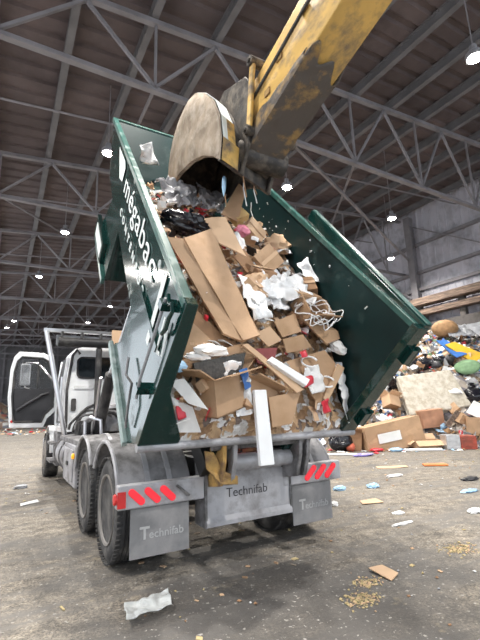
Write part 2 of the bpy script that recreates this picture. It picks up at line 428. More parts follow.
def build_truss(y, ordinal):
    t = empty('roof_truss', (0, y, 9.0), 'grey steel roof truss spanning the hall, %s from the camera' % ordinal, 'truss', 'roof trusses of the hall')
    b = MB(); b.bb(HX0 + .1, HX1 - .1, y - .075, y + .075, 8.95, 9.0); b.bb(HX0 + .1, HX1 - .1, y - .025, y + .025, 9.0, 9.1); b.build('bottom_chord', STEEL, t)
    b = MB(); b.bar((HX0 + .1, y, ztop(HX0) - .02), (HX1 - .1, y, ztop(HX1) - .02), .14, .13); b.build('top_chord', STEEL, t)
    x = .3 - 3.3 * 2
    while x < HX1 - .3:
        for (xa, xb, w) in ((x, x, .06), (x, x + 1.65, .075), (x, x - 1.65, .075)):
            if xb > HX1 - .2 or xb < HX0: continue
            b = MB(); b.bar((xa, y, 9.08), (xb, y, ztop(xb) - .1), w, w, (0, 1, 0)); b.build('web_member', STEEL, t)
        x += 3.3
    return t
for i, o_ in enumerate(('nearest', 'second', 'third', 'fourth', 'fifth', 'sixth', 'seventh', 'eighth')):
    build_truss(3.5 + 7.2 * i, o_)
# long braces between trusses, in the plane of the roof and through the depth
def stay(a, b, w, label, name='tie_rod', cat='rod'):
    m = MB(); m.bar(a, b, w, w); tag(m.build(name, STEEL), label, cat, 'bracing under the roof')
stay((.3, 3.5, 9.1), (1.0, 10.7, ztop(1) - .1), .07, 'slanting grey strut between the nearest two trusses above the container')
stay((6.9, 3.5, 9.1), (12.5, 10.7, 10.9), .07, 'long grey brace running back from the nearest truss toward the right wall')
stay((4.2, 3.5, 9.05), (17.75, 9.9, 9.6), .09, 'long level strut from nearest truss to the right wall column')
stay((-3, 10.7, 9.05), (.3, 17.9, ztop(0) - .1), .06, 'slanting grey strut between second and third trusses at the left')
for yy, zz, w in ((7.0, 10.4, 'nearest thin pipe'), (12.9, 10.4, 'second thin pipe'), (20.0, 10.4, 'third thin pipe')):
    m = MB(); m.tube((HX0 + .2, yy, zz + .085 * HX0), (HX1 - .2, yy, zz + .085 * HX1), .035); tag(m.build('sprinkler_pipe', STEEL), w + ' running crosswise under the roof deck', 'pipe', 'pipes under the roof')

def make_lamp(loc, label, first=[None]):
    x, y, z = loc
    t = empty('high_bay_lamp', loc, label, 'lamp', 'high bay lamps under the roof')
    if first[0] is None:
        b = MB(); b.lathe((x, y, z), (0, 0, 1), [(.02, .17), (.04, .19), (.12, .19), (.17, .15), (.2, .09), (.34, .08), (.36, .04)], 18); h = b.build('housing', LAMPH, t, smooth=True)
        b = MB(); b.lathe((x, y, z), (0, 0, 1), [(-.02, .08), (-.01, .13), (.02, .16)], 18); l = b.build('lens', LAMPE, t, smooth=True)
        first[0] = (h, l)
    else:
        for q in first[0]:
            c = q.copy(); COL.objects.link(c); c.parent = t
    b = MB(); b.tube((x, y, z + .36), (x, y, ztop(x) + .43), .014, n=6); b.build('drop_rod', STEEL, t)
    ld = bpy.data.lights.new('lamp_light', 'AREA'); ld.shape = 'DISK'; ld.size = .32; ld.energy = LAMP_POWER; ld.color = (1, .955, .89); ld.spread = R_(160)
    lo = bpy.data.objects.new('lamp_light', ld); COL.objects.link(lo); lo.parent = t; lo.location = (0, 0, -.06)
    return t
for loc, lb in (((-.14, 6.53, 9), 'bright round lamp shining beside the upper left corner of the container'),
                ((-.53, 12.95, 9), 'hanging lamp second down the left row, above the cab'),
                ((-1.03, 19.74, 9), 'hanging lamp third down the left row'),
                ((4.05, 25.13, 9), 'distant lamp just left of the container, above the cab roof'),
                ((-1.93, 32.76, 9), 'far lamp at the left edge, above the open cab door'),
                ((3.61, 31.45, 9), 'far lamp directly above the tarp rack of the cab'),
                ((-2.39, 36.12, 9), 'farthest faint lamp at the left edge of the photo'),
                ((5.8, 5.69, 9), 'hanging lamp just right of the excavator bucket'),
                ((11.21, 5.71, 9), 'hanging lamp in front of the right wall, upper of two'),
                ((15.1, 9.05, 9), 'hanging lamp in front of the right wall, lower of two'),
                ((6.3, -.73, 9), 'bright lamp at the top right corner of the photo'),
                ((-.3, -.7, 9), 'added fill lamp over the truck tail, out of view'),  # this and the following lamps are unseen, added for more light
                ((-5.5, 6.5, 9), 'added fill lamp over the left part of the hall, out of view'),
                ((-5.5, -1, 9), 'added fill lamp over the left foreground, out of view'),
                ((1.5, -8, 9), 'added fill lamp behind the photographer, out of view'),
                ((-5.5, 16, 9), 'added fill lamp over the far left of the hall, out of view')):
    make_lamp(loc, lb)

# ------------------------------------------------------------------ the tipped container
TILT = .8488
CO = Vector((.0251, -1.1166, 1.2502))
eX = Vector((1, 0, 0)); eS = Vector((0, math.cos(TILT), math.sin(TILT))); eH = Vector((0, -math.sin(TILT), math.cos(TILT)))
MC = Matrix((eX, eS, eH)).transposed()          # container axes -> world
def CL(x, s, h): return CO + eX * x + eS * s + eH * h
CLEN, CHT = 5.187, 1.463
def hwl(s): return 1.317 - .19 * max(0, s) / CLEN      # the container stands slightly askew on the hoist
def hwr(s): return 1.13 - .02 * max(0, s) / CLEN
def hw(s, sg=-1): return hwl(s) if sg < 0 else hwr(s)

SAGE = mat('worn_sage_rail', (.22, .3, .29), .35, 0, .2, 6, dirt=(.5, .55, .55), dirt_amt=.4, dirt_scale=5)
def build_container():
    t = empty('roll_off_container', CL(0, 0, 0), 'dark green steel roll-off container tipped up on the truck, full of cardboard waste', 'container')
    prof = [(0, CHT), (0, -.02), (.22, -.29), (1.64, -.29), (1.33, .02), (1.30, .5), (2.83, .62), (3.04, -.27), (4.49, -.27), (3.75, .68), (4.42, .76), (CLEN, CHT)]
    def wall(sg, name, m):
        b = MB(); n = len(prof); vs = []
        for d in (0, .05):
            vs += [CL(sg * (hw(s, sg) - d), s, h) for s, h in prof]
        b.add(vs, [tuple(range(n)), tuple(range(2 * n - 1, n - 1, -1))] + [(i, (i + 1) % n, n + (i + 1) % n, n + i) for i in range(n)])
        return b.build(name, m, t, bevel=.006)
    lw = wall(-1, 'side_wall', GREEN); rw = wall(1, 'side_wall', GREEN_IN)
    # underside skin follows the stepped outline
    skin = [(0.0, -.02), (.22, -.28), (1.62, -.28), (1.32, .02), (1.29, .51), (2.84, .63), (3.05, -.26), (4.47, -.26), (3.76, .69), (4.42, .77)]
    b = MB()
    for (a, c) in zip(skin[:-1], skin[1:]):
        q = [CL(-hwl(a[0]) + .02, *a), CL(hwr(a[0]) - .02, *a), CL(hwr(c[0]) - .02, *c), CL(-hwl(c[0]) + .02, *c)]
        d = Vector((0, 0, 0)); nrm = (q[1] - q[0]).cross(q[2] - q[0]).normalized() * .035
        b.hexa(q + [p + nrm for p in q])
    b.build('floor_pan', GREEN, t)
    b = MB()
    q = [CL(-hwl(4.4), 4.42, .76), CL(hwr(4.4), 4.42, .76), CL(hwr(CLEN), CLEN, CHT), CL(-hwl(CLEN), CLEN, CHT)]
    b.hexa(q + [p - eS * .05 for p in q]); b.build('front_wall', GREEN_IN, t)
    # rails
    def rail(x0, x1, s0, s1, h0, h1, name, m, tp=True, bev=.01):
        f = (lambda x, s: math.copysign(hw(s, x) + (abs(x) - 1.217), x)) if tp else (lambda x, s: x)
        b = MB(); b.hexa([CL(f(x0, s0), s0, h0), CL(f(x1, s0), s0, h0), CL(f(x1, s1), s1, h0), CL(f(x0, s1), s1, h0), CL(f(x0, s0), s0, h1), CL(f(x1, s0), s0, h1), CL(f(x1, s1), s1, h1), CL(f(x0, s1), s1, h1)])
        return b.build(name, m, t, bevel=bev)
    rail(-1.232, -1.155, -.01, CLEN + .02, 1.42, 1.49, 'top_rail', GREEN_RAIL)
    rail(1.15, 1.225, -.01, CLEN + .02, 1.42, 1.49, 'top_rail', GREEN_RAIL)
    for (x0, x1, d0, d1, nm, mm) in ((1.1, 1.2, -.14, 0, 'tarp_rail', GREEN), (1.12, 1.19, 0, .02, 'tarp_rail_cap', GREEN_RAIL)):
        b = MB(); b.hexa([CL(x, s, (1.53 + .05 * s) + d) for d in (d0, d1) for (x, s) in ((x0, -.04), (x1, -.04), (x1, 2.35), (x0, 2.35))]); b.build(nm, mm, t, bevel=.01)
    rail(-1.12, 1.11, CLEN - .05, CLEN + .02, 1.42, 1.49, 'top_rail', GREEN_RAIL, False)
    rail(-1.262, -1.21, .2, 1.66, -.31, -.24, 'bottom_rail', SAGE)
    rail(-1.262, -1.21, 3.0, 4.5, -.31, -.22, 'bottom_rail', GREEN_RAIL)
    rail(-1.275, -1.215, 3.42, 4.47, -.22, .12, 'side_box', GREEN, True)
    rail(-1.281, -1.275, 3.5, 4.3, -.16, .05, 'label_plate', SIGNW, True, 0)
    # underside runners
    for sx in (-.42, .42):
        b = MB(); b.bar(CL(sx, 0, -.22), CL(sx, 4.5, -.22), .12, .16, eH); b.build('runner', GREEN, t)
    # rear frame
    b = MB()
    pl = [(-1.33, 1.49), (-1.24, 1.49), (-1.22, 1.19), (-1.2, .64), (-.95, .08), (-.95, .0), (-1.32, .0), (-1.33, .43)]
    b.prism([CL(x, -.05, h) for x, h in pl], eS * .09); b.build('rear_post', GREEN, t, bevel=.008)
    b = MB()
    pl = [(1.17, 1.49), (1.02, 1.49), (1.0, .4), (.98, -.02), (1.2, -.02)]
    b.prism([CL(x, -.05, h) for x, h in pl], eS * .09); b.build('rear_post', GREEN, t, bevel=.008)
    for hh in (1.16, .25):
        b = MB(); b.hexa([CL(x, s, hh + d) for d in (-.09, .09) for (x, s) in ((1.1, -.1), (1.22, -.09), (1.22, .1), (1.1, .1))]); b.tube(CL(1.2, -.07, hh - .11), CL(1.2, -.07, hh + .11), .028); b.build('hinge_lug', GREEN, t)
    b = MB(); b.tube(CL(-1.32, -.04, -.02), CL(1.19, -.04, -.02), .04, n=14); b.build('rear_sill', DUSTY_L, t, smooth=True)
    # latch gear on the left rear side: upright bar, curved hand lever, brackets
    b = MB(); b.path([CL(-1.38, .2, 1.36), CL(-1.39, .17, 1.0), CL(-1.4, .15, .6), CL(-1.385, .14, .4)], .013, 8); b.build('latch_bar', GREYP, t, smooth=True)
    b = MB(); b.path([CL(-1.37, .2, 1.39), CL(-1.375, .12, 1.36), CL(-1.375, .08, 1.4), CL(-1.37, .04, 1.36), CL(-1.37, .06, 1.28), CL(-1.37, .05, 1.2), CL(-1.37, .09, 1.12)], .016, 8); b.build('latch_lever', GREEN, t, smooth=True)
    for (s, h) in ((.15, .5), (.2, 1.3)):
        b = MB(); b.hexa([CL(x, s_, h + d) for d in (-.03, .03) for (x, s_) in ((-1.41, s - .04), (-1.3, s - .04), (-1.3, s + .04), (-1.41, s + .04))]); b.build('latch_bracket', GREEN, t)
    b = MB(); b.bar(CL(-hwl(1.1) - .012, 1.1, .88), CL(-hwl(.2) - .012, .2, .88), .03, .06, eH); b.build('side_stiffener', GREEN, t)
    b = MB(); b.path([CL(-1.33, .75, .3), CL(-1.36, .6, .22), CL(-1.34, .45, .26), CL(-1.36, .32, .1), CL(-1.35, .25, -.1)], .012, 6); b.build('chain', DUSTY, t, smooth=True)
    # lettering on the left wall: reads from the front (top) to the rear
    xd, yd = -eS, eH
    def on_wall(s, h): return CL(-hw(s) - .012, s, h)
    wd = (on_wall(1, .9) - on_wall(4, .9)).normalized()
    text_mesh('m\u00e9gabac', .37, SIGNW, t, 'logo_lettering', on_wall(3.0, 1.1), wd, yd, .003, .0, maxw=2.15, space=1.08)
    text_mesh('CONTENEUR', .13, SIGNW, t, 'small_lettering', on_wall(2.9, .84), wd, yd, .003, .002, maxw=1.95, space=1.9)
    text_mesh('\u00ae', .1, SIGNW, t, 'registered_mark', on_wall(.78, 1.3), wd, yd, .003)
    # bin pictogram ahead of the word
    b = MB(); b.prism([on_wall(3.95, 1.37), on_wall(3.3, 1.38), on_wall(3.18, 1.32), on_wall(3.2, 1.14), on_wall(3.45, 1.1)], -eX * .004); b.build('logo_mark', SIGNW, t)
    b = MB(); b.prism([on_wall(.56, 1.36), on_wall(.47, 1.36), on_wall(.42, .72), on_wall(.51, .72)], -eX * .004); b.build('pale_stripe', SIGNW, t)
    # worn white letters beside the rear post
    b = MB()
    for pts in ([(.24, 1.16), (.2, .86)], [(.2, .86), (.12, .9)], [(.12, 1.2), (.07, .92)], [(.16, 1.1), (.09, 1.04)]):
        q0, q1 = on_wall(*pts[0]), on_wall(*pts[1]); b.bar(q0, q1, .006, .03, (q1 - q0).cross(eX))
    b.build('worn_letters', SIGNW, t)
    return t
CONT = build_container()

# ------------------------------------------------------------------ the truck
def build_truck():
    t = empty('roll_off_truck', (0, 3.2, 0), 'white-cabbed roll-off truck with dusty grey fenders, rear toward the camera, cab door open', 'truck')
    # frame rails and cross members
    for sx in (-.43, .43):
        b = MB(); b.bb(sx - .04, sx + .04, -.6, 8.1, .72, 1.0); b.build('frame_rail', BLACK, t)
    for y in (-.45, .67, 2.2, 3.6, 5.2, 7.6):
        b = MB(); b.bb(-.39, .39, y - .06, y + .06, .76, .96); b.build('cross_member', BLACK, t)
    for y in (0, 1.34, 6.97):
        b = MB(); b.tube((-.9, y, .52), (.9, y, .52), .09, n=12)
        if y < 3: b.lathe((-.2, y, .52), (1, 0, 0), [(0, .1), (.1, .24), (.3, .24), (.4, .1)], 14)
        b.build('axle', BLACK, t, smooth=True)
    # wheels
    def tyre_prof(w):
        h = w / 2; p = [(-h + .02, .33), (-h, .38), (-h + .005, .44), (-h + .03, .495), (-h + .05, .515)]
        k = 5
        for i in range(k):
            a = -h + .05 + (w - .1) * i / k; bb = -h + .05 + (w - .1) * (i + 1) / k
            p += [(a + .008, .52), (bb - .008, .52), (bb - .006, .506), (bb + .006, .506)]
        return p[:-2] + [(h - .05, .515), (h - .03, .495), (h - .005, .44), (h, .38), (h - .02, .33)]
    def wheel(x, y, sg, dish):
        b = MB(); s = sg
        prof = [(s * .12, .33), (s * .13, .345), (s * .148, .345), (s * .143, .325), (s * (.145 - dish * .5), .315), (s * (.15 - dish), .28), (s * (.15 - dish - .015), .2), (s * (.15 - dish - .01), .1), (s * (.15 - dish + .01), .09), (s * (.15 - dish + .012), .004)]
        b.lathe((x, y, .52), (1, 0, 0), [(-s * .12, .33)] + prof, 36)
        for i in range(10):
            a = 2 * math.pi * i / 10; cy, cz = y + .165 * math.cos(a), .52 + .165 * math.sin(a)
            b.tube((x + s * (.15 - dish - .03), cy, cz), (x + s * (.15 - dish + .0), cy, cz), .014, n=6)
        w = b.build('wheel', RIM, t, smooth=True, origin=(x, y, .52))
        b = MB(); b.lathe((x, y, .52), (1, 0, 0), tyre_prof(.29), 48)
        for i in range(60):      # shoulder lugs
            a = 2 * math.pi * i / 60; cy, cz = y + .512 * math.cos(a), .52 + .512 * math.sin(a)
            for e in (-1, 1):
                b.box((x + e * .122, cy, cz), (.05, .035, .012), Matrix.Rotation(a - math.pi / 2, 3, 'X'))
        tb = b.build('tyre', RUBBER, w, smooth=True, origin=(x, y, .52))
        return w
    w1 = wheel(-1.14, 0, -1, .05)
    for (x, y) in ((-1.14, 1.34),):
        c = clone(w1, t); c.location = Vector((x, y, .52)) - ORG[t.name]
    w2 = wheel(1.14, 0, 1, .05); c = clone(w2, t); c.location = Vector((1.14, 1.34, .52)) - ORG[t.name]
    for x, src in ((-.8, w1), (.8, w2)):
        for y in (0, 1.34):
            c = clone(src, t); c.location = Vector((x, y, .52)) - ORG[t.name]
    wf = wheel(-1.14, 6.97, -1, -.02); wheel(1.08, 6.97, 1, -.02)
    # fenders: one half-round sheet over each rear wheel, with bands
    for sg in (-1, 1):
        for (y, a0, a1) in ((0, 14, 150), (1.34, 30, 168)):
            line = [(y - .64 * math.cos(R_(a)), .56 + .64 * math.sin(R_(a))) for a in range(a0, a1 + 1, 8)]
            x0, x1 = (sg * 1.31, sg * .58)
            b = MB(); b.ribbon(line, min(x0, x1), max(x0, x1), .015); f = b.build('fender', DUSTY, t, smooth=True)
            b = MB(); b.path([(sg * 1.305, p[0], p[1]) for p in line], .022, 7); b.build('fender_lip', DUSTY_L, f, smooth=True)
            for xx in (1.02, .8):
                l2 = [(y - .655 * math.cos(R_(a)), .56 + .655 * math.sin(R_(a))) for a in range(a0 + 4, a1 - 3, 8)]
                b = MB(); b.ribbon(l2, sg * xx - .025, sg * xx + .025, .012); b.build('fender_band', DUSTY_L, f)
    # rear panels, light bars, lamps, mudflaps
    for sg in (-1, 1):
        b = MB(); b.bb(sg * .48, sg * 1.34, -.74, -.62, .64, .85); bar = b.build('light_bar', DUSTY_L, t, bevel=.015)
        for i, x in enumerate((1.17, 1.02, .87)):
            q = MB(); sl = .07 if sg < 0 else -.07
            A = Vector((sg * x - .045, -.755, .785)); B = Vector((sg * x + (.045 if sg < 0 else -.06), -.755, .70))
            if sg > 0: A = Vector((sg * x + .055, -.755, .80)); B = Vector((sg * x - .055, -.755, .70))
            d = (B - A).normalized(); n_ = Vector((0, -1, 0)).cross(d)
            loop = []
            for k in range(9): a = math.pi * k / 8; loop.append(B + d * .033 * math.sin(a) + n_ * .033 * math.cos(a))
            for k in range(9): a = math.pi * k / 8; loop.append(A - d * .033 * math.sin(a) - n_ * .033 * math.cos(a))
            q.prism(loop, (0, .03, 0)); lamp = q.build('tail_lamp', RED_L, bar, bevel=.006)
        if sg < 0:
            q = MB(); q.lathe((-1.345, -.68, .73), (-1, 0, 0), [(0, .05), (.02, .045), (.025, .01)], 14); q.build('side_marker', RED_RF, bar)
            q = MB(); q.bb(-1.345, -1.27, -.75, -.735, .66, .80); q.build('corner_reflector', RED_RF, bar)
            q = MB(); q.bar((-.78, -.745, .8), (-.66, -.745, .70), .02, .07, (0, 1, 0)); q.build('blank_recess', DUSTY, bar)
        b = MB(); b.bb(sg * .63, sg * 1.21, -.69, -.675, .2, .63); fl = b.build('mudflap', RUBFLAP, t, bevel=.006)
        x0 = -1.12 if sg < 0 else .72
        text_mesh('T', .15, SIGNP, fl, 'lettering', (x0, -.694, .36), (1, 0, 0), (0, 0, 1), .002, .004)
        text_mesh('echnifab', .1, SIGNP, fl, 'lettering', (x0 + .085, -.694, .36), (1, 0, 0), (0, 0, 1), .002, .001, maxw=.34)
    # tail skirt plate
    b = MB(); b.bb(-.47, .57, -.735, -.715, .44, .9); sk = b.build('tail_plate', DUSTY_L, t)
    b = MB(); b.prism([(-.47, -.73, .46), (-.47, -.765, .41), (-.47, -.765, .37), (-.47, -.7, .37), (-.47, -.7, .46)], (1.04, 0, 0)); b.build('tail_lip', DUSTY_L, sk)
    for x in (-.47, .57):
        b = MB(); b.bb(x - .012, x + .012, -.75, -.5, .36, .98); b.build('side_gusset', DUSTY, sk)
    text_mesh('Technifab', .13, SIGND, sk, 'lettering', (-.24, -.738, .62), (1, 0, 0), (0, 0, 1), .002, -.001, maxw=.5)
    # rear roller, hinge brackets, red lamps above
    b = MB(); b.tube((-.32, -.86, .97), (.52, -.86, .97), .085, n=22); b.build('tail_roller', DUSTY_L, t, smooth=True)
    for x, m in ((-.42, RUST), (-.3, DUSTY_L), (.5, DUSTY), (.6, DUSTY)):
        b = MB(); b.prism([(x - .02, -.98, .78), (x - .02, -.72, .74), (x - .02, -.66, 1.0), (x - .02, -.9, 1.24), (x - .02, -1.08, 1.2), (x - .02, -1.06, 1.0)], (.045, 0, 0)); b.build('hinge_plate', m, t, bevel=.008)
    b = MB(); b.tube((-.52, -1.0, 1.16), (.66, -1.0, 1.16), .045, n=12); b.build('hinge_pin', DUSTY, t, smooth=True)
    b = MB(); b.prism([(-.56, -.97, .95), (-.42, -1.0, .8), (-.24, -1.0, .78), (-.24, -1.0, .86), (-.4, -1.0, .92), (-.5, -1.0, 1.1), (-.58, -.97, 1.12)], (0, .03, 0)); b.build('bracket_face', RUST, t, bevel=.006)
    b = MB(); b.bb(-.38, .5, -.72, -.6, 1.06, 1.2); lb = b.build('lamp_box', BLACK, t)
    for x in (-.28, -.16, .12):
        q = MB(); q.lathe((x, -.725, 1.13), (0, -1, 0), [(0, .04), (.015, .035), (.025, .005)], 12); q.build('stop_lamp', RED_ON if x == -.16 else RED_L, lb, smooth=True)
    b = MB()
    for i in range(16):
        b.box((rnd.uniform(-.35, .45), -.72 + rnd.uniform(-.1, .05), 1.05 + rnd.uniform(-.03, .03)), (rnd.uniform(.05, .14), rnd.uniform(.04, .1), .03), Euler((rnd.uniform(-1, 1), rnd.uniform(-1, 1), rnd.uniform(0, 3))).to_matrix())
    o = b.build('caught_debris', CARD_D, t); o['kind'] = 'stuff'
    # hoist subframe, tipped with the container
    for x in (-.5, .5):
        b = MB(); b.bar(CL(x, -.05, -.45), CL(x, 4.7, -.45), .12, .2, eH); b.build('hoist_rail', BLACK, t)
    for s in (.8, 2.2, 3.6, 4.6):
        b = MB(); b.bar(CL(-.5, s, -.45), CL(.5, s, -.45), .12, .12, eH); b.build('hoist_cross_member', BLACK, t)
    for x in (-.58, .62):
        b = MB(); b.tube((x, 4.2, 1.0), (x, 3.15, 2.2), .1, n=16); cyl = b.build('hoist_cylinder', BLACK, t, smooth=True)
        b = MB(); b.tube((x, 3.15, 2.2), CL(x, 3.3, -.45), .055, n=14); b.build('cylinder_rod', CHROME, cyl, smooth=True)
        b = MB(); b.tube((x - .12, 4.2, 1.0), (x + .12, 4.2, 1.0), .08); b.build('cylinder_foot', BLACK, cyl)
    b = MB(); b.tube((-.66, 4.2, 1.05), (-.72, 3.35, 2.15), .03, n=8); b.build('cylinder_pipe', CHROME, t, smooth=True)
    # platform / deck plates ahead of the fenders
    b = MB(); b.bb(-1.22, -.5, 2.05, 4.7, 1.0, 1.08); b.build('deck_plate', DUSTY, t, bevel=.01)
    b = MB(); b.bb(.5, 1.22, 2.05, 4.7, 1.0, 1.08); b.build('deck_plate', DUSTY, t, bevel=.01)
    # left tool box with door, fuel tank with steps
    b = MB(); b.bb(-1.24, -.6, 2.45, 3.75, .36, 1.0); tb = b.build('tool_box', DUSTY_L, t, bevel=.02)
    b = MB(); b.bb(-1.262, -1.238, 2.6, 3.6, .44, .93); d = b.build('tool_box_door', DUSTY_L, tb, bevel=.015)
    b = MB(); b.bb(-1.285, -1.26, 3.0, 3.16, .66, .72); b.build('door_latch', BLACK, tb)
    b = MB(); b.lathe((-1.25, 2.52, .84), (-1, 0, 0), [(0, .045), (.03, .04), (.04, .01)], 12); b.build('marker_lamp', AMBER, tb)
    b = MB(); b.lathe((-.93, 4.1, .7), (0, 1, 0), [(0, .05), (0, .3), (.05, .32), (1.25, .32), (1.3, .3), (1.3, .05)], 24); ft = b.build('fuel_tank', DUSTY_L, t, smooth=True)
    for y in (4.35, 5.1):
        b = MB(); b.path([(-.93 + .33 * math.cos(a), y, .7 + .33 * math.sin(a)) for a in [i * math.pi / 12 for i in range(25)]], .018, 5); b.build('tank_strap', DUSTY, ft)
    for z in (.48, .85):
        b = MB(); b.bb(-1.32, -1.16, 5.3, 6.05, z, z + .05); b.build('cab_step', DUSTY, t)
    b = MB(); b.bb(-1.2, -.5, 5.35, 6.0, .4, 1.12); b.build('step_box', DUSTY, t, bevel=.02)
    # cab
    cs = [(-1.1, 1.12), (-1.13, 1.6), (-1.12, 2.1), (-1.04, 2.78), (-.96, 2.92), (-.8, 2.97), (0, 3.0), (.8, 2.97), (.96, 2.92), (1.04, 2.78), (1.12, 2.1), (1.13, 1.6), (1.1, 1.12)]
    def sec(y, k, zmax): return [Vector((x * k, y, min(z, zmax))) for x, z in cs]
    b = MB(); n = len(cs)
    secs = [sec(5.0, .985, 9), sec(5.05, 1, 9), sec(6.25, 1, 9), sec(6.55, .99, 2.85), sec(6.9, .98, 2.05)]
    vs = [p for s_ in secs for p in s_]
    fs = [tuple(range(n)), tuple(range(len(vs) - n, len(vs)))]
    for j in range(len(secs) - 1):
        for i in range(n): fs.append((j * n + i, j * n + (i + 1) % n, (j + 1) * n + (i + 1) % n, (j + 1) * n + i))
    b.add(vs, fs); cab = b.build('cab', WHITE, t, smooth=True, ang=28)
    def rrect(x0, x1, z0, z1, r, y, k=5):
        L_ = []
        for (cx, cz, a0) in ((x1 - r, z1 - r, 0), (x0 + r, z1 - r, 90), (x0 + r, z0 + r, 180), (x1 - r, z0 + r, 270)):
            for i in range(k + 1):
                a = R_(a0 + 90 * i / k); L_.append(Vector((cx + r * math.cos(a), y, cz + r * math.sin(a))))
        return L_
    lp = rrect(-.9, .9, 2.27, 2.72, .1, 4.985)
    b = MB(); b.prism(lp, (0, .02, 0)); b.build('rear_window', GLASS, cab)
    b = MB(); b.path(lp + [lp[0]], .022, 6); b.build('window_seal', BLACK, cab)
    b = MB(); b.prism(rrect(-1.0, -.9, 1.55, 1.82, .03, 4.97), (0, .03, 0)); b.build('rear_grab_handle', BLACK, cab)
    for x in (-.75, .0, .75):
        b = MB(); b.bb(x - .2, x + .2, 4.965, 5.0, 2.02, 2.1); b.build('pressed_rib', WHITE, cab, bevel=.015)
    b = MB(); b.path([(-1.08, 4.985, 1.2), (-1.1, 4.985, 2.0), (-1.02, 4.985, 2.76), (-.93, 4.985, 2.9), (-.86, 4.99, 2.8)], .03, 6); b.build('corner_seal', BLACK, cab, smooth=True)
    # open cab side: flat dark panel paints the shaded interior, and dark frame
    b = MB(); b.prism([(-1.135, 5.2, 1.3), (-1.135, 6.2, 1.3), (-1.15, 6.2, 2.1), (-1.075, 6.05, 2.75), (-1.075, 5.25, 2.75), (-1.15, 5.2, 2.0)], (-.012, 0, 0)); b.build('doorway_shade', DARKP, cab)
    b = MB(); b.bb(-1.17, -1.05, 5.2, 6.25, 1.12, 1.24); b.build('door_sill', WHITE, cab)
    for dy in (5.18, 6.22):
        b = MB(); b.path([(-1.14, dy, 1.2), (-1.16, dy, 2.0), (-1.08, dy, 2.75)], .035, 6); b.build('door_pillar', WHITE, cab)
    b = MB(); b.tube((-1.2, 5.12, 1.35), (-1.2, 5.12, 2.3), .022); b.build('grab_rail', CHROME, cab)
    # hood and front fenders
    b = MB(); b.prism([(-.95, 6.75, 1.0), (-.95, 8.45, 1.0), (-.9, 8.5, 1.55), (-.85, 8.2, 1.75), (-.9, 6.75, 1.98)], (1.9, 0, 0)); b.build('hood', WHITE, t, bevel=.06)
    for sg in (-1, 1):
        line = [(6.97 - .62 * math.cos(R_(a)), .6 + .6 * math.sin(R_(a))) for a in range(0, 181, 10)]
        b = MB(); b.ribbon(line, min(sg * 1.24, sg * .85), max(sg * 1.24, sg * .85), .02); b.build('front_fender', WHITE, t, smooth=True)
    b = MB(); b.bb(-1.2, 1.2, 8.4, 8.6, .5, .85); b.build('front_bumper', CHROME, t, bevel=.04)
    # the open door
    dout = [(-2.12, 1.22), (-2.2, 1.9), (-2.19, 2.55), (-2.13, 2.85), (-2.03, 2.97), (-1.5, 2.95), (-1.3, 2.85), (-1.2, 2.5), (-1.15, 2.0), (-1.15, 1.6), (-1.35, 1.4), (-1.42, 1.2)]
    cx, cz = -1.68, 2.1
    din = [(cx + (x - cx) * .82, cz + (z - cz) * .85) for x, z in dout]
    dy = 6.2; b = MB(); n = len(dout)
    vs = [(x, dy, z) for x, z in dout] + [(x, dy, z) for x, z in din] + [(x, dy + .08, z) for x, z in dout] + [(x, dy + .08, z) for x, z in din]
    fs = []
    for i in range(n):
        j = (i + 1) % n
        fs += [(i, j, n + j, n + i), (2 * n + i, 3 * n + i, 3 * n + j, 2 * n + j), (i, 2 * n + i, 2 * n + j, j), (n + i, n + j, 3 * n + j, 3 * n + i)]
    b.add(vs, fs); door = b.build('cab_door', WHITE, t, bevel=.015)
    def cut(pts, lo, hi):
        out = []
        for i in range(len(pts)):
            a = pts[i]; c = pts[(i + 1) % len(pts)]
            if lo <= a[1] <= hi: out.append(a)
            for lim in (lo, hi):
                if (a[1] - lim) * (c[1] - lim) < 0:
                    k = (lim - a[1]) / (c[1] - a[1]); out.append((a[0] + (c[0] - a[0]) * k, lim))
        ccx = sum(p[0] for p in out) / len(out); ccz = sum(p[1] for p in out) / len(out)
        return sorted(out, key=lambda p: math.atan2(p[1] - ccz, p[0] - ccx))
    up_ = cut(din, 2.1, 9); lo_ = cut(din, 0, 2.1)
    b = MB(); b.prism([(x, dy + .03, z) for x, z in up_], (0, .008, 0)); b.build('door_glass', CLEAR, door)
    b = MB(); b.prism([(x, dy + .005, z) for x, z in lo_], (0, .06, 0)); b.build('door_trim', DARKP, door)
    b = MB(); b.path([(x, dy - .005, z) for x, z in din] + [(din[0][0], dy - .005, din[0][1])], .028, 6); b.build('door_seal', BLACK, door)
    b = MB(); b.bb(-1.62, -1.58, dy + .01, dy + .05, 2.1, 2.82); b.build('window_divider', BLACK, door)
    b = MB(); b.path([(-2.0, dy - .03, 1.6), (-1.8, dy - .06, 1.75), (-1.5, dy - .05, 1.95), (-1.35, dy - .03, 2.0)], .035, 8); b.build('arm_rest', DARKP, door, smooth=True)
    b = MB(); b.lathe((-2.08, dy - .005, 1.36), (0, -1, 0), [(0, .03), (.01, .02)], 10); b.build('door_reflector', RED_RF, door)
    # mirror ahead of the door
    b = MB(); b.path([(-1.2, 6.6, 2.3), (-1.6, 6.6, 2.75), (-1.85, 6.55, 2.75), (-1.85, 6.55, 2.15), (-1.2, 6.6, 1.9)], .018, 6); mr = b.build('mirror_arm', CHROME, t)
    b = MB(); b.bb(-1.97, -1.75, 6.5, 6.6, 2.2, 2.72); b.build('mirror', GREYP, mr, bevel=.03)
    # tarp rack over the cab
    b = MB(); b.path([(-1.12, 4.6, .98), (-1.36, 4.6, 2.1), (-1.61, 4.6, 3.22)], .05, 8); ta = b.build('tarp_arm', CHROME, t)
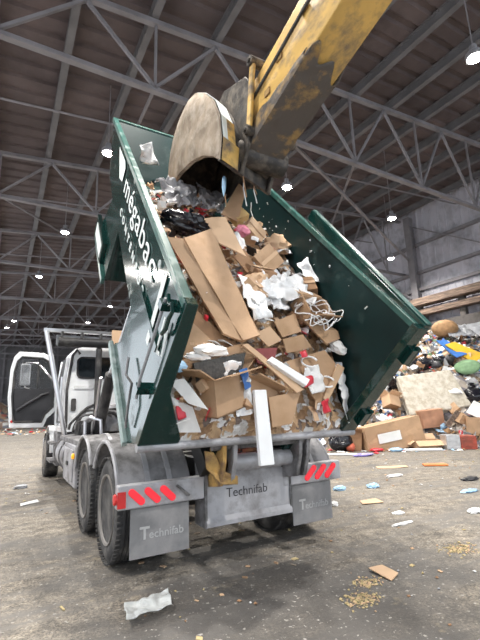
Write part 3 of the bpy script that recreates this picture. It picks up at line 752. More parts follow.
    b = MB(); b.path([(1.12, 4.6, .98), (1.36, 4.6, 2.1), (1.61, 4.6, 3.22)], .05, 8); b.build('tarp_arm', CHROME, t)
    b = MB(); b.bb(-1.66, 1.66, 4.56, 4.64, 3.2, 3.27); b.build('tarp_cross_bar', CHROME, t)
    b = MB(); b.tube((-1.38, 4.6, 3.0), (1.38, 4.6, 3.0), .1, n=16); b.build('tarp_roll', BLACK, t, smooth=True)
    b = MB(); b.bb(-1.4, 1.4, 4.7, 4.74, 2.94, 3.16); b.build('tarp_housing', GREYP, t)
    for x in (-1.3, -.9, -.5, -.1, .3):
        b = MB(); b.bb(x - .02, x + .02, 4.56, 4.7, 3.0, 3.22); b.build('tarp_bracket', BLACK, t)
    b = MB(); b.bb(-.28, .35, 4.5, 4.54, 2.6, 3.3); b.build('tarp_end_panel', CARD_L, t)
    for x in (-.5, .5):
        b = MB(); b.bb(x - .05, x + .05, 4.72, 4.82, 1.0, 3.0); b.build('rack_post', BLACK, t)
    # exhaust stack, hoses, control block
    b = MB(); b.tube((-.56, 4.45, 1.0), (-.56, 4.45, 2.85), .065, n=14); b.build('exhaust_stack', BLACK, t, smooth=True)
    for i in range(6):
        r = .26 + .045 * i; b = MB(); yy = 4.25 + .03 * i; q = rnd.uniform(.8, 1.1)
        b.path([(-.45 + .05 * math.sin(i * 2) + (r + .22) * math.cos(a) * .9, yy + .12 * math.sin(2 * a + i), 1.15 + r * 1.2 * q * math.sin(a) + .04 * math.sin(5 * a + i)) for a in [math.pi * (j / 14) for j in range(15)]], .026, 6)
        b.build('hydraulic_hose', BLACK if i % 2 else DUSTY, t, smooth=True)
    b = MB(); b.bb(-.95, -.7, 4.2, 4.6, 1.05, 1.35); b.bb(-.9, -.75, 4.1, 4.2, 1.1, 1.28); b.build('valve_block', BLACK, t, bevel=.02)
    b = MB(); b.lathe((-.2, 4.55, 1.1), (0, 0, 1), [(0, .2), (.02, .24), (.5, .24), (.56, .2), (.58, .02)], 20); b.build('oil_tank', DUSTY_L, t, smooth=True)
    b = MB(); b.path([(-.86, 3.95, 1.08), (-.86, 3.95, 1.35), (-.8, 3.8, 1.42), (-.62, 3.7, 1.36), (-.6, 3.7, 1.1)], .035, 8); b.build('pipe_elbow', CHROME, t, smooth=True)
    return t
TRUCK = build_truck()

# ------------------------------------------------------------------ excavator arm and bucket
def build_excavator():
    t = empty('excavator_arm', (.2, -1.0, 4.3), 'yellow excavator arm with mud-caked bucket digging into the container', 'excavator arm')
    # stick: box section tapering to the nose
    side = [(-.72, 4.5), (-.8, 4.4), (-1.35, 4.6), (-2.68, 5.0), (-5.6, 5.9), (-5.5, 6.75), (-4.0, 6.5), (-2.14, 5.58), (-1.0, 5.26), (-.82, 4.95)]
    b = MB(); b.prism([(0.0, y, z) for y, z in side], (.46, 0, 0)); st = b.build('stick', YELLOW, t, bevel=.02)
    # caked mud: lumpy coat wrapped over the underside and the lower flanks near the nose
    def mud(x, y, up_):
        lo = interp_y(y); return Vector((x, y, lo + up_))
    def interp_y(y):
        pts = [(-.8, 4.4), (-1.35, 4.6), (-2.68, 5.0), (-5.6, 5.9)]
        for (y0, z0), (y1, z1) in zip(pts[:-1], pts[1:]):
            if y >= y1: return z0 + (z1 - z0) * (y - y0) / (y1 - y0)
        return 5.9
    b = MB(); sect = [(-.012, .3), (-.018, .15), (-.016, -.01), (.1, -.02), (.23, -.022), (.36, -.02), (.476, -.01), (.478, .15), (.472, .3)]
    def fm(u, v):
        y = -.74 - (1.45 + .35 * nz(v * 5, 2, 7)) * u; k = v * (len(sect) - 1); i0 = min(int(k), len(sect) - 2); t_ = k - i0
        x = sect[i0][0] + (sect[i0 + 1][0] - sect[i0][0]) * t_; h = sect[i0][1] + (sect[i0 + 1][1] - sect[i0][1]) * t_
        if h > 0: h *= (1 - .75 * u) * (1 + .5 * nz(y * 4, v * 3, 3))
        n3 = .02 * nz(y * 9, v * 9, 1)
        return mud(x + (n3 if x > .2 else -abs(n3)), y, h - abs(n3))
    b.grid(fm, 40, 32); b.build('mud_coat', YEL_DIRT, st, smooth=True, solid=.01, ang=60)
    for k, (y, z) in enumerate(((-2.2, 5.38), (-1.75, 5.2), (-2.55, 5.5), (-1.5, 4.95))):
        b = MB(); b.bb(-.02, .0, y - .05, y + .05, z - .04, z + .04); b.build('grease_fitting', RUST, st, bevel=.005)
    b = MB(); b.path([(-.03, -1.1, 5.02), (-.03, -1.8, 5.22), (-.03, -2.6, 5.46), (-.03, -3.6, 5.8)], .02, 6); b.build('hydraulic_line', BLACK, st)
    # linkage
    for x in (-.08, .5):
        b = MB(); b.bar((x, -1.34, 5.46), (x, -1.2, 4.64), .05, .085, (0, 1, 0)); b.build('link_bar', YELLOW, t, bevel=.02)
    for (y, z) in ((-1.34, 5.46), (-1.2, 4.64)):
        b = MB(); b.tube((-.13, y, z), (.56, y, z), .06, n=14); b.tube((-.15, y, z), (-.12, y, z), .03, n=8); b.build('link_pin', GREASE, t, smooth=True)
    b = MB(); b.bar((.2, -1.34, 5.46), (.2, -.55, 5.35), .2, .14, (0, 0, 1)); b.build('bucket_link', GREASE, t, bevel=.02)
    b = MB(); b.tube((.2, -1.4, 5.5), (.2, -2.3, 5.95), .055, n=12); b.build('cylinder_rod', CHROME, t, smooth=True)
    b = MB(); b.tube((.2, -2.3, 5.95), (.2, -4.3, 6.85), .11, n=16); b.build('bucket_cylinder', BLACK, t, smooth=True)
    # bucket
    def B(w, y, z): return Vector((-.4 + .92 * w, y + .36 * w, z - .02 * w))
    shell = [(.64, 4.86), (.56, 5.2), (.42, 5.45), (.16, 5.62), (-.16, 5.69), (-.42, 5.62), (-.7, 5.4), (-.95, 5.12), (-1.1, 4.8), (-1.13, 4.5), (-1.08, 4.24)]
    inn = [(.57, 4.86), (.49, 5.17), (.36, 5.39), (.13, 5.55), (-.16, 5.61), (-.39, 5.55), (-.65, 5.34), (-.88, 5.07), (-1.02, 4.78), (-1.05, 4.5), (-1.02, 4.26)]
    n = len(shell); b = MB(); vs = [B(w, *p) for w in (0, 1) for q in (shell, inn) for p in q]; m2 = 2 * n; fs = []
    for i in range(n - 1):
        fs += [(i, i + 1, m2 + i + 1, m2 + i), (n + i, m2 + n + i, m2 + n + i + 1, n + i + 1), (i, n + i, n + i + 1, i + 1), (m2 + i, m2 + i + 1, m2 + n + i + 1, m2 + n + i)]
    fs += [(0, m2, m2 + n, n), (n - 1, 2 * n - 1, m2 + 2 * n - 1, m2 + n - 1)]
    b.add(vs, fs); bk = b.build('bucket', GREASE, t, smooth=True, ang=50)
    sp = shell + [(-.86, 4.42), (-.62, 4.56), (-.3, 4.68), (.1, 4.74), (.42, 4.74)]
    for w, e in ((-.005, .055), (.95, .055)):
        b = MB(); b.prism([B(w, *p) for p in sp], B(e, 0, 0) - B(0, 0, 0))
        b.build('side_plate', MUD if w < .5 else GREASE, bk, bevel=.01)
    # caked mud over the left plate: a lumpy sheet
    b = MB(); cx, cz = -.22, 5.1
    b2 = []
    for ring in (1.0, .8, .55, .3, 0.0):
        for (y, z) in sp:
            yy, zz = cx + (y - cx) * ring * .985, cz + (z - cz) * ring * .985
            b2.append(B(-.012 - .05 * (1 - ring ** 3) * (1 + .9 * nz(yy * 4, zz * 4, 1.3)), yy, zz))
    k = len(sp); fs = []
    for r in range(4):
        for i in range(k): fs.append((r * k + i, r * k + (i + 1) % k, (r + 1) * k + (i + 1) % k, (r + 1) * k + i))
    b.add(b2, fs); o = b.build('mud_cake', MUD, bk, smooth=True, ang=70)
    sd = o.modifiers.new('sub', 'SUBSURF'); sd.levels = 1; sd.render_levels = 2
    # worn paint on the rear shell: white then yellow bands
    for (i0, i1, w0, w1, m) in ((5, 9, .02, .22, SIGNW), (8, 9, .1, .24, YELLOW), (9, 10, .02, .3, YELLOW), (5, 8, .34, .6, GREASE)):
        b = MB(); g = [B(w, y - .012, z + .006) for w in (w0, w1) for (y, z) in shell[i0:i1 + 1]]; kk = i1 - i0 + 1
        b.add(g, [(i, i + 1, kk + i + 1, kk + i) for i in range(kk - 1)]); b.build('paint_patch', m, bk, solid=.006)
    # lip and teeth
    b = MB(); b.hexa([B(0, .5, 4.84), B(1, .5, 4.84), B(1, .68, 4.84), B(0, .68, 4.84), B(0, .53, 4.68), B(1, .53, 4.68), B(1, .66, 4.68), B(0, .66, 4.68)]); b.build('cutting_lip', GREASE, bk)
    for i in range(5):
        w = .04 + i * .2; b = MB()
        b.hexa([B(w, .52, 4.74), B(w + .12, .52, 4.74), B(w + .12, .69, 4.74), B(w, .69, 4.74), B(w + .03, .55, 4.42), B(w + .09, .55, 4.42), B(w + .09, .6, 4.42), B(w + .03, .6, 4.42)]); b.build('tooth', DUSTY, bk, bevel=.01)
    # ears on the back of the bucket
    for w in (.34, .9):
        b = MB(); b.prism([B(w, y, z) for y, z in [(-.5, 5.52), (-.75, 5.62), (-1.3, 5.4), (-1.42, 5.2), (-1.3, 4.5), (-1.1, 4.2), (-1.0, 4.4), (-1.05, 4.9)]], B(.06, 0, 0) - B(0, 0, 0)); b.build('bucket_ear', GREASE, bk, bevel=.012)
    b = MB(); b.lathe((-.12, -.95, 4.5), (1, 0, 0), [(0, .1), (.03, .15), (.67, .15), (.7, .1)], 18); b.build('bucket_pin', GREASE, bk, smooth=True)
    # shreds hanging from the bucket
    for k in range(7):
        w = rnd.uniform(.3, 1.1); y = rnd.uniform(-1.1, -.4); z = 4.35; b = MB()
        b.path([B(w, y, z), B(w, y + .02, z - .12), B(w + .02, y - .02, z - rnd.uniform(.2, .4))], .007, 4); b.build('hanging_shred', CARD_D if k % 2 else PAPER, bk)
    b = MB(); b.lathe(B(.3, -.75, 4.25), (0, .1, -1), [(-.1, .01), (-.08, .025), (.04, .03), (.1, .02), (.16, .005)], 8); b.build('blue_rag', LBLUE, bk, smooth=True)
    return t
EXC = build_excavator()

# ------------------------------------------------------------------ waste: builders
def interp(x, xs, ys):
    if x <= xs[0]: return ys[0]
    for i in range(len(xs) - 1):
        if x <= xs[i + 1]: return ys[i] + (ys[i + 1] - ys[i]) * (x - xs[i]) / (xs[i + 1] - xs[i])
    return ys[-1]
HS, HH = [0, .4, .8, 1.5, 2.5, 3.1, 3.7, 4.4], [.18, .42, .7, .9, 1.0, 1.0, .8, .7]
def heap_h(x, s): return interp(s, HS, HH) + .10 * max(0, -x) - .05 * max(0, x)

def board(name, label, cat, corners, m, th=.012, wav=.01, group=None, frame=CL, n=6, seed=0, crease=0.):
    """a sheet through four corner points, gently buckled, with real thickness"""
    P = [frame(*c) for c in corners]
    nrm = (P[1] - P[0]).cross(P[3] - P[0]).normalized()
    def f(u, v):
        a = P[0].lerp(P[1], u); b = P[3].lerp(P[2], u); p = a.lerp(b, v)
        e = 4 * u * (1 - u)
        return p + nrm * (wav * 2.2 * nz(p.x * 3 + seed, p.y * 3, p.z * 3) + crease * (abs(u - .5) * 2 - .5))
    mb = MB(); mb.grid(f, n, n)
    o = mb.build(name, m, solid=th)
    return tag(o, label, cat, group)

def film(name, label, cat, corners, m, amp=.06, group=None, frame=CL, n=18, seed=0, parent=None):
    P = [frame(*c) for c in corners]; nrm = (P[1] - P[0]).cross(P[3] - P[0]).normalized(); d1 = (P[1] - P[0]).normalized(); d2 = (P[3] - P[0]).normalized()
    def f(u, v):
        p = P[0].lerp(P[1], u).lerp(P[3].lerp(P[2], u), v)
        q = p * 7 + Vector((seed, seed * 2.3, 0))
        a = nz(*q); b = nz(*(q * 2.1)); r1 = 1 - abs(nz(*(q * 1.3 + Vector((5, 5, 5))))) * 2
        return p + nrm * amp * (a + .6 * b + .7 * r1) + d1 * amp * .7 * nz(*(q + Vector((9, 0, 0)))) + d2 * amp * .7 * nz(*(q + Vector((0, 9, 0))))
    mb = MB(); mb.grid(f, n, n)
    o = mb.build(name, m, parent, smooth=True, solid=.003, ang=50)
    return tag(o, label, cat, group)

def crumple_mesh(r, sc, seed, amp=.35, freq=2.2, sub=3, flat=0.):
    bm = bmesh.new(); bmesh.ops.create_icosphere(bm, subdivisions=sub, radius=1)
    mb = MB()
    for v in bm.verts:
        d = v.co.normalized(); q = d * freq + Vector((seed * 3.7, seed * 1.9, seed))
        k = 1 + amp * (noise.noise(q) + .6 * (1 - 2 * abs(noise.noise(q * 2.1))) * .6 + .35 * noise.noise(q * 4.3))
        p = Vector((d.x * sc[0], d.y * sc[1], d.z * sc[2])) * r * k
        if p.z < -flat * r * sc[2] and flat: p.z = -flat * r * sc[2]
        mb.v.append(p)
    mb.f = [tuple(v.index for v in f.verts) for f in bm.faces]
    bm.free(); return mb
def crumple(name, label, cat, loc, rot, r, sc, m, seed, amp=.35, freq=2.2, sub=3, group=None, knot=False, flat=0.):
    mb = crumple_mesh(r, sc, seed, amp, freq, sub, flat)
    if knot:
        t = empty(name, loc, label, cat, group, rot, local=True)
        mb.build('bag_body', m, t, smooth=True, ang=60)
        b = MB(); b.lathe((0, 0, r * sc[2] * .85), (.3, .2, 1), [(0, r * .22), (r * .2, r * .07), (r * .3, r * .1), (r * .5, r * .26)], 9); b.build('bag_knot', m, t, smooth=True)
        return t
    o = mb.build(name, m, smooth=True, ang=60, origin=(0, 0, 0)); o.location = loc; o.rotation_euler = rot
    return tag(o, label, cat, group)

def carton(name, label, loc, rot, dims, m=CARD, flaps=None, tape=True, paper=None, group=None, cat='carton', inside=CARD_D, crush=.0, seed=0):
    """loc: centre of the base.  flaps: None closed, else list of four opening angles (deg) for -y, +y, -x, +x"""
    w, d, h = dims; th = .012
    t = empty(name, loc, label, cat, group, rot, local=True)
    if flaps is None:
        b = MB(); cs = [Vector((sx * w / 2, sy * d / 2, z)) for z in (0, h) for sx, sy in ((-1, -1), (1, -1), (1, 1), (-1, 1))]
        cs = [c + Vector((nz(*(c * 3 + Vector((seed, 1, 2)))), nz(*(c * 3 + Vector((4, seed, 2)))), nz(*(c * 3 + Vector((1, 7, seed)))))) * crush for c in cs]
        # each face a 5 x 5 patch so that the sides can sag
        for f in ((0, 1, 2, 3), (4, 5, 6, 7), (0, 1, 5, 4), (1, 2, 6, 5), (2, 3, 7, 6), (3, 0, 4, 7)):
            q = [cs[i] for i in f]; cc = sum(q, Vector()) / 4; nr = (cc - sum(cs, Vector()) / 8).normalized()
            b.grid(lambda u, v: q[0].lerp(q[1], u).lerp(q[3].lerp(q[2], u), v) + nr * crush * .9 * nz(u * 2.2 + seed, v * 2.2, f[0]) * 16 * u * (1 - u) * v * (1 - v), 5, 5)
        b.build('box_body', m, t)
        if tape:
            tp = MB(); top = [cs[i] for i in (4, 5, 6, 7)]; a = top[0].lerp(top[3], .5); c = top[1].lerp(top[2], .5); off = Vector((0, 0, .004 + crush * .25))
            tp.bar(a + off, c + off, .05, .004); tp.bar(a + Vector((-.004, 0, 0)), a + Vector((-.004, 0, -h * .3)), .004, .05, (0, 1, 0)); tp.build('tape', CARD_L, t)
    else:
        b = MB(); b.bb(-w / 2, w / 2, -d / 2, d / 2, 0, th); b.build('box_bottom', inside, t)
        for (x0, x1, y0, y1) in ((-w / 2, w / 2, -d / 2, -d / 2 + th), (-w / 2, w / 2, d / 2 - th, d / 2), (-w / 2, -w / 2 + th, -d / 2 + th, d / 2 - th), (w / 2 - th, w / 2, -d / 2 + th, d / 2 - th)):
            b = MB(); b.bb(x0, x1, y0, y1, 0, h); b.build('box_side', m, t)
        fl = min(w, d) / 2
        for k, a in enumerate(flaps):
            if a is None: continue
            ca, sa = math.cos(R_(a)), math.sin(R_(a)); b = MB()
            if k < 2:
                sg = -1 if k == 0 else 1
                P0 = Vector((-w / 2, sg * d / 2, h)); P1 = Vector((w / 2, sg * d / 2, h)); dv = Vector((0, sg * sa, ca)) * fl
            else:
                sg = -1 if k == 2 else 1
                P0 = Vector((sg * w / 2, -d / 2, h)); P1 = Vector((sg * w / 2, d / 2, h)); dv = Vector((sg * sa, 0, ca)) * fl
            nn = (P1 - P0).cross(dv).normalized() * th
            b.hexa([P0, P1, P1 + dv, P0 + dv, P0 + nn, P1 + nn, P1 + dv + nn, P0 + dv + nn]); b.build('flap', m, t)
    if paper:
        b = MB(); b.bb(-w * .3, w * .1, -d / 2 - .008 - crush * .4, -d / 2 - .004 - crush * .4, h * .35, h * .7); b.build('paper_label', PAPER, t)
    return t

def foam_bar(name, label, cat, P, m, th, frame=CL, group=None, bev=.008):
    q = [frame(*c) for c in P]; nr = (q[1] - q[0]).cross(q[3] - q[0]).normalized() * th
    mb = MB(); mb.hexa(q + [p + nr for p in q]); return tag(mb.build(name, m, bevel=bev), label, cat, group)

def bits(name, mats, n, where, label, seed, smin=.04, smax=.22, parent=None, flat=.3, cat='debris'):
    """countless small scraps as one mesh with several materials"""
    rg = random.Random(seed); V = []; F = []; I = []
    for k in range(n):
        p, tilt = where(rg)
        R = Euler((rg.gauss(0, tilt), rg.gauss(0, tilt), rg.uniform(0, 6.3))).to_matrix()
        s = rg.uniform(smin, smax) * rg.uniform(.5, 1); kind = rg.random(); mi = rg.randrange(len(mats)); o = len(V)
        if kind < .5:        # bent flake
            w, l, b = s, s * rg.uniform(.4, 1.1), s * rg.uniform(.05, .3); t = .006
            q = [(-w, -l, 0), (0, -l * .9, b), (w, -l, 0), (w, l, b * .3), (0, l, b), (-w, l * .8, 0)]
            V += [p + R @ Vector(c) * .5 for c in q] + [p + R @ (Vector(c) * .5 - Vector((0, 0, t))) for c in q]
            fs = [(0, 1, 4, 5), (1, 2, 3, 4), (6, 11, 10, 7), (7, 10, 9, 8)] + [(i, (i + 1) % 6, 6 + (i + 1) % 6, 6 + i) for i in range(6)]
        elif kind < .8:      # lump
            q = []
            for (a, b_) in ((0, 1), (1, 1), (2, 1), (3, 1), (4, 1)):
                an = a * 1.2566 + rg.uniform(-.3, .3); rr = s * rg.uniform(.35, .6); q.append(Vector((rr * math.cos(an), rr * math.sin(an), rg.uniform(-.1, .1) * s)))
            q += [Vector((rg.uniform(-.1, .1) * s, 0, s * rg.uniform(.2, .45))), Vector((0, rg.uniform(-.1, .1) * s, -s * .25))]
            V += [p + R @ c for c in q]; fs = [(i, (i + 1) % 5, 5) for i in range(5)] + [((i + 1) % 5, i, 6) for i in range(5)]
        else:                # block or stick
            w, l, h = s * rg.uniform(.1, .5), s * rg.uniform(.6, 1.6), s * rg.uniform(.08, .4)
            V += [p + R @ Vector((x * w / 2, y * l / 2, z * h / 2)) for z in (-1, 1) for x, y in ((-1, -1), (1, -1), (1, 1), (-1, 1))]
            fs = [(3, 2, 1, 0), (4, 5, 6, 7), (0, 1, 5, 4), (1, 2, 6, 5), (2, 3, 7, 6), (3, 0, 4, 7)]
        F += [tuple(i + o for i in f) for f in fs]; I += [mi] * len(fs)
    me = bpy.data.meshes.new(name); c = sum(V, Vector()) / len(V); c.z = min(v.z for v in V)
    if parent is not None: c = ORG[parent.name].copy()
    me.from_pydata([v - c for v in V], [], F)
    for m in mats: me.materials.append(m)
    me.polygons.foreach_set('material_index', I)
    o = bpy.data.objects.new(name, me); COL.objects.link(o); o.location = c; ORG[o.name] = c
    if parent is not None: o.parent = parent; o.location = (0, 0, 0)
    o['kind'] = 'stuff'
    if label: o['label'] = label; o['category'] = cat
    return o
def RC(a=0, b=0, c=0): return (MC @ Euler((R_(a), R_(b), R_(c))).to_matrix()).to_euler()

# ------------------------------------------------------------------ the load in the container
CONF_H = confetti('mixed_paper_waste', [(.42, .27, .15), (.5, .34, .2), (.3, .18, .1), (.62, .6, .57), (.38, .24, .14), (.16, .12, .1), (.7, .7, .7), (.45, .3, .18)], 17)
def heap():
    mb = MB()
    def f(u, v):
        s = -.03 + 4.45 * v; k = 1; x = -(hwl(s) - .055) + (hwl(s) + hwr(s) - .11) * u
        h = heap_h(x, s) - .07 + .09 * nz(x * 3, s * 3, .5) + .06 * nz(x * 8, s * 8, 2.5)
        if s > 4.2: h -= (s - 4.2) * .5
        return CL(x * k, s, max(.02, h) if v > 0 else -.0)
    mb.grid(f, 50, 90)
    o = mb.build('waste_heap', CONF_H, smooth=True); o['kind'] = 'stuff'; tag(o, 'mixed paper and cardboard waste filling the tipped container', 'waste')
    def wh(rg):
        x = rg.uniform(-1.14, .98); s = rg.uniform(.0, 4.2)
        return CL(x * .97, s, heap_h(x, s) + rg.uniform(-.04, .1)), .7
    bits('loose_scraps', [CARD, CARD_L, CARD_D, PAPER, FOAM, CARD, PAPER, REDP, GREYP, DARKP, CARD_L, PAPER, CARD_L], 480, wh, 'small loose paper and cardboard scraps over the container load', 3, .05, .2)
heap()
C_ = 'cardboard sheets in the container'
board('flat_carton', 'long folded brown carton panel lying against the container left rail', 'cardboard', [(-0.98, 1.66, 1.17), (-0.81, 1.63, 1.2), (-0.36, 0.52, 0.75), (-0.56, 0.6, 0.77)], CARD, .03, .008, C_, seed=1)
board('flat_carton', 'largest flat tan carton panel, below the black bag in the container', 'cardboard', [(-0.82, 1.62, 1.205), (-0.43, 1.9, 1.26), (-0.17, 0.57, 0.8), (-0.37, 0.52, 0.755)], CARD, .03, .008, C_, seed=2)
board('cardboard_sheet', 'upright tan cardboard sheet behind the large panel, right of the black bag', 'cardboard', [(-0.42, 2.2, 1.26), (-.05, 2.42, 1.26), (-.06, 1.55, 1.16), (-0.42, 1.75, 1.2)], CARD_L, .014, .01, C_, seed=3)
board('cardboard_sheet', 'tall brown cardboard sheet standing up under the excavator bucket', 'cardboard', [(0.11, 2.89, 1.12), (0.41, 3.29, 1.49), (0.47, 3.13, 1.47), (0.35, 2.79, 1.1)], CARD, .014, .005, C_, seed=4)
board('cardboard_sheet', 'shadowed brown inner carton wall behind the rear left post', 'cardboard', [(-0.76, 0.88, 0.82), (-0.5, 0.62, 0.72), (-0.33, 0.56, 0.67), (-0.93, 0.46, 0.55)], CARD_D, .014, .012, C_, seed=5)  # its shade is painted in with the darker cardboard
board('cardboard_sheet', 'lit triangular carton flap with a white smear beside the left rear post', 'cardboard', [(-0.86, .74, .8), (-0.62, .56, .68), (-.72, .45, .62), (-0.95, 0.44, 0.58)], CARD, .014, .008, C_, seed=6)
board('cardboard_strip', 'long narrow carton edge lying above the dark mesh panel', 'cardboard', [(-0.97, 0.4, 0.6), (-0.36, 0.53, 0.72), (-0.36, 0.49, 0.65), (-0.98, 0.34, 0.52)], CARD, .02, .006, C_, seed=7)
board('cardboard_sheet', 'brown panel hanging over the sill right of the white foam strip', 'cardboard', [(-0.09, 0.13, 0.39), (0.32, 0.18, 0.42), (0.18, -0.06, 0.21), (-0.07, -0.1, 0.22)], CARD, .014, .008, C_, seed=8)
board('cardboard_strip', 'thin tan cardboard strip slanting down to the right across the load', 'cardboard', [(-0.37, 0.5, 0.73), (-0.3, 0.52, 0.73), (0.32, 0.15, 0.47), (0.22, 0.12, 0.46)], CARD_L, .02, .004, C_, seed=9)
board('cardboard_sheet', 'upper of two square brown carton faces in the middle of the load', 'cardboard', [(0.09, 0.78, 0.84), (0.43, 0.93, 0.88), (0.46, 0.73, 0.78), (0.18, 0.65, 0.74)], CARD, .014, .004, C_, seed=10)
board('cardboard_sheet', 'lower of two square brown carton faces in the middle of the load', 'cardboard', [(0.17, 0.62, 0.74), (0.46, 0.69, 0.77), (0.6, 0.61, 0.66), (0.24, 0.54, 0.62)], CARD, .014, .004, C_, seed=11)
board('cardboard_sheet', 'small tan square of carton left of the two brown carton faces', 'cardboard', [(-0.15, 0.67, 0.75), (0.03, 0.74, 0.81), (0.17, 0.63, 0.72), (0.01, 0.58, 0.66)], CARD_L, .014, .006, C_, seed=12)
board('cardboard_sheet', 'widest reddish-brown carton panel at the lower right of the load', 'cardboard', [(0.2, 0.48, 0.54), (0.79, 0.61, 0.63), (1.04, 0.42, 0.47), (0.6, 0.11, 0.29)], CARD, .016, .008, C_, seed=13)
board('cardboard_sheet', 'curved torn carton piece under the white wire tangle', 'cardboard', [(0.49, 0.86, 0.87), (0.78, 0.61, 0.72), (1.05, 0.71, 0.74), (1.05, 0.8, 0.78)], CARD, .02, .02, C_, seed=14)
board('cardboard_strip', 'slim carton strip leaning at the right wall above the sill', 'cardboard', [(.95, 0.47, 0.56), (1.04, 0.43, 0.53), (0.7, 0.11, 0.33), (0.64, 0.14, 0.35)], CARD_L, .02, .004, C_, seed=15)
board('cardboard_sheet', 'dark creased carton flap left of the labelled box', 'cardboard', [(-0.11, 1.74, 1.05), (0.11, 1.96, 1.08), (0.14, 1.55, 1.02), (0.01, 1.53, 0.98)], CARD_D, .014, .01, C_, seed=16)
board('mesh_sheet', 'dark grey ribbed mesh panel near the left end of the sill', 'panel', [(-0.89, 0.35, 0.61), (-0.32, 0.47, 0.66), (-0.38, 0.31, 0.53), (-0.85, 0.22, 0.5)], mat('dark_mesh', (.05, .048, .045), .6, 0, .5, 40), .03, .004, seed=17)
board('white_sheet', 'lens-shaped white panel tucked inside the left rear post', 'panel', [(-1.12, 0.21, 0.52), (-0.99, 0.22, 0.55), (-0.78, -0.01, 0.4), (-0.95, 0.06, 0.41)], PAPER, .012, .01, seed=18)
board('white_sheet', 'white board at the bottom left corner of the load', 'panel', [(-1.1, 0.15, 0.41), (-0.9, 0.05, 0.37), (-0.76, -0.02, 0.12), (-1.06, -0.02, 0.14)], PAPER, .012, .006, seed=19)
board('maroon_sheet', 'dark red panel showing between cartons in the middle of the load', 'panel', [(-0.17, 0.56, 0.64), (0.14, 0.6, 0.64), (0.04, 0.41, 0.52), (-0.14, 0.45, 0.55)], MAROON, .012, .006, seed=20)
foam_bar('white_foam_bar', 'long white foam strip lying across the middle of the load', 'foam', [(-0.12, 0.37, 0.63), (-0.05, 0.42, 0.64), (0.38, 0.22, 0.52), (0.31, 0.16, 0.49)], FOAM, -.05)
foam_bar('white_foam_board', 'tall white foam board hanging down over the tail of the truck', 'foam', [(-0.24, -1.36, 1.68), (-0.1, -1.36, 1.68), (-0.11, -1.46, 1.0), (-0.26, -1.46, 1.0)], FOAM, .05, frame=lambda *a: Vector(a))
crumple('garbage_bag', 'glossy black garbage bag at the upper left of the load', 'bag', CL(-.66, 2.08, 1.2), RC(0, 0, -15), .155, (1.6, .85, .8), BLACKBAG, 2, .4, 2.0, 4, knot=True)
# cartons
carton('small_carton', 'closed tan box with a white shipping label near the middle of the container', CL(.36, 1.86, .9), RC(25, -20, 35), (.36, .3, .26), CARD, None, True, True, crush=.03, seed=1)
carton('small_carton', 'tilted tan box near the right wall, above the labelled box', CL(.5, 2.66, .98), RC(20, 25, -30), (.3, .24, .2), CARD_L, None, True, None, crush=.03, seed=2)
carton('small_carton', 'yellowish little box just right of the bucket teeth', CL(.44, 2.95, 1.05), RC(10, -25, 20), (.22, .18, .16), mat('yellow_cardboard', (.66, .45, .2), .8), None, False, None, crush=.02, seed=3)
carton('open_carton', 'brown box with lifted flaps beside the crumpled clear film', CL(.7, 1.05, .78), RC(18, 8, 12), (.4, .28, .2), CARD, [30, 120, 60, 100])
carton('open_carton', 'large gaping brown carton at the middle of the sill', CL(-.56, .16, .2), RC(-38, 6, 24), (.46, .4, .34), CARD, [75, 20, 55, 60])
carton('open_carton', 'brown carton lying on its side behind the gaping one', CL(-.2, .12, .16), RC(-60, 20, -10), (.4, .3, .3), CARD, [90, 40, 100, 80])
carton('small_carton', 'plain brown box partly under the white crumpled bag', CL(-.02, 1.2, .82), RC(15, 20, 40), (.32, .28, .2), CARD, None, True, None, crush=.04, seed=5)
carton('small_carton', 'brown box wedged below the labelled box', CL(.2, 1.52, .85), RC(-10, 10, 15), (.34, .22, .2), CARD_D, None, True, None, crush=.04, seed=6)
carton('small_carton', 'tiny tan box on the dark mesh panel', CL(-.8, .2, .46), RC(20, 10, 30), (.12, .1, .08), CARD_L, None, False, None, seed=7)
carton('small_carton', 'dull brown box at the right wall beside shredded white film', CL(.92, 1.5, .8), RC(10, -30, -20), (.3, .25, .2), CARD_D, None, True, None, crush=.05, seed=8)
carton('small_carton', 'flattened brown box near the top of the load under the bucket lip', CL(.1, 3.5, 1.0), RC(15, 10, 50), (.4, .3, .16), CARD, None, True, None, crush=.05, seed=9)
# bags, films and papers
film('clear_film', 'big sheet of cloudy crumpled film in the centre right of the load', 'plastic film', [(.12, 1.75, 1.06), (.78, 1.55, 1.06), (.72, 1.02, 1.02), (.05, 1.08, 1.0)], FILM, .07, seed=1, n=26)
film('clear_film', 'second layer of cloudy film draped toward the brown carton faces', 'plastic film', [(.0, 1.35, 1.0), (.5, 1.35, 1.0), (.4, .95, .92), (-.05, .98, .92)], FILM, .08, seed=2, n=22)
film('white_bag', 'tall white crumpled bag right of the largest tan panel', 'bag', [(-.22, 1.32, 1.06), (.0, 1.28, 1.06), (.0, .72, .95), (-.2, .7, .92)], FILMW, .05, seed=3, n=20)
film('hanging_film', 'white film stuck on the inside of the container front wall', 'plastic film', [(-.77, 4.62, 1.32), (-.6, 4.62, 1.4), (-.42, 4.55, 1.1), (-.7, 4.55, 1.06)], FILMW, .045, seed=4, n=14)
film('torn_film', 'long torn white film hanging on the right wall by the sill', 'plastic film', [(.93, .52, .56), (1.05, .5, .56), (1.05, -.02, .18), (.97, -.06, .16)], FILMW, .045, seed=5, n=16)
film('torn_film', 'shredded white film clinging midway along the right inner wall', 'plastic film', [(.93, 1.95, 1.05), (1.04, 1.9, 1.14), (1.04, 1.5, 1.05), (.95, 1.52, .98)], FILMW, .05, seed=6, n=14)
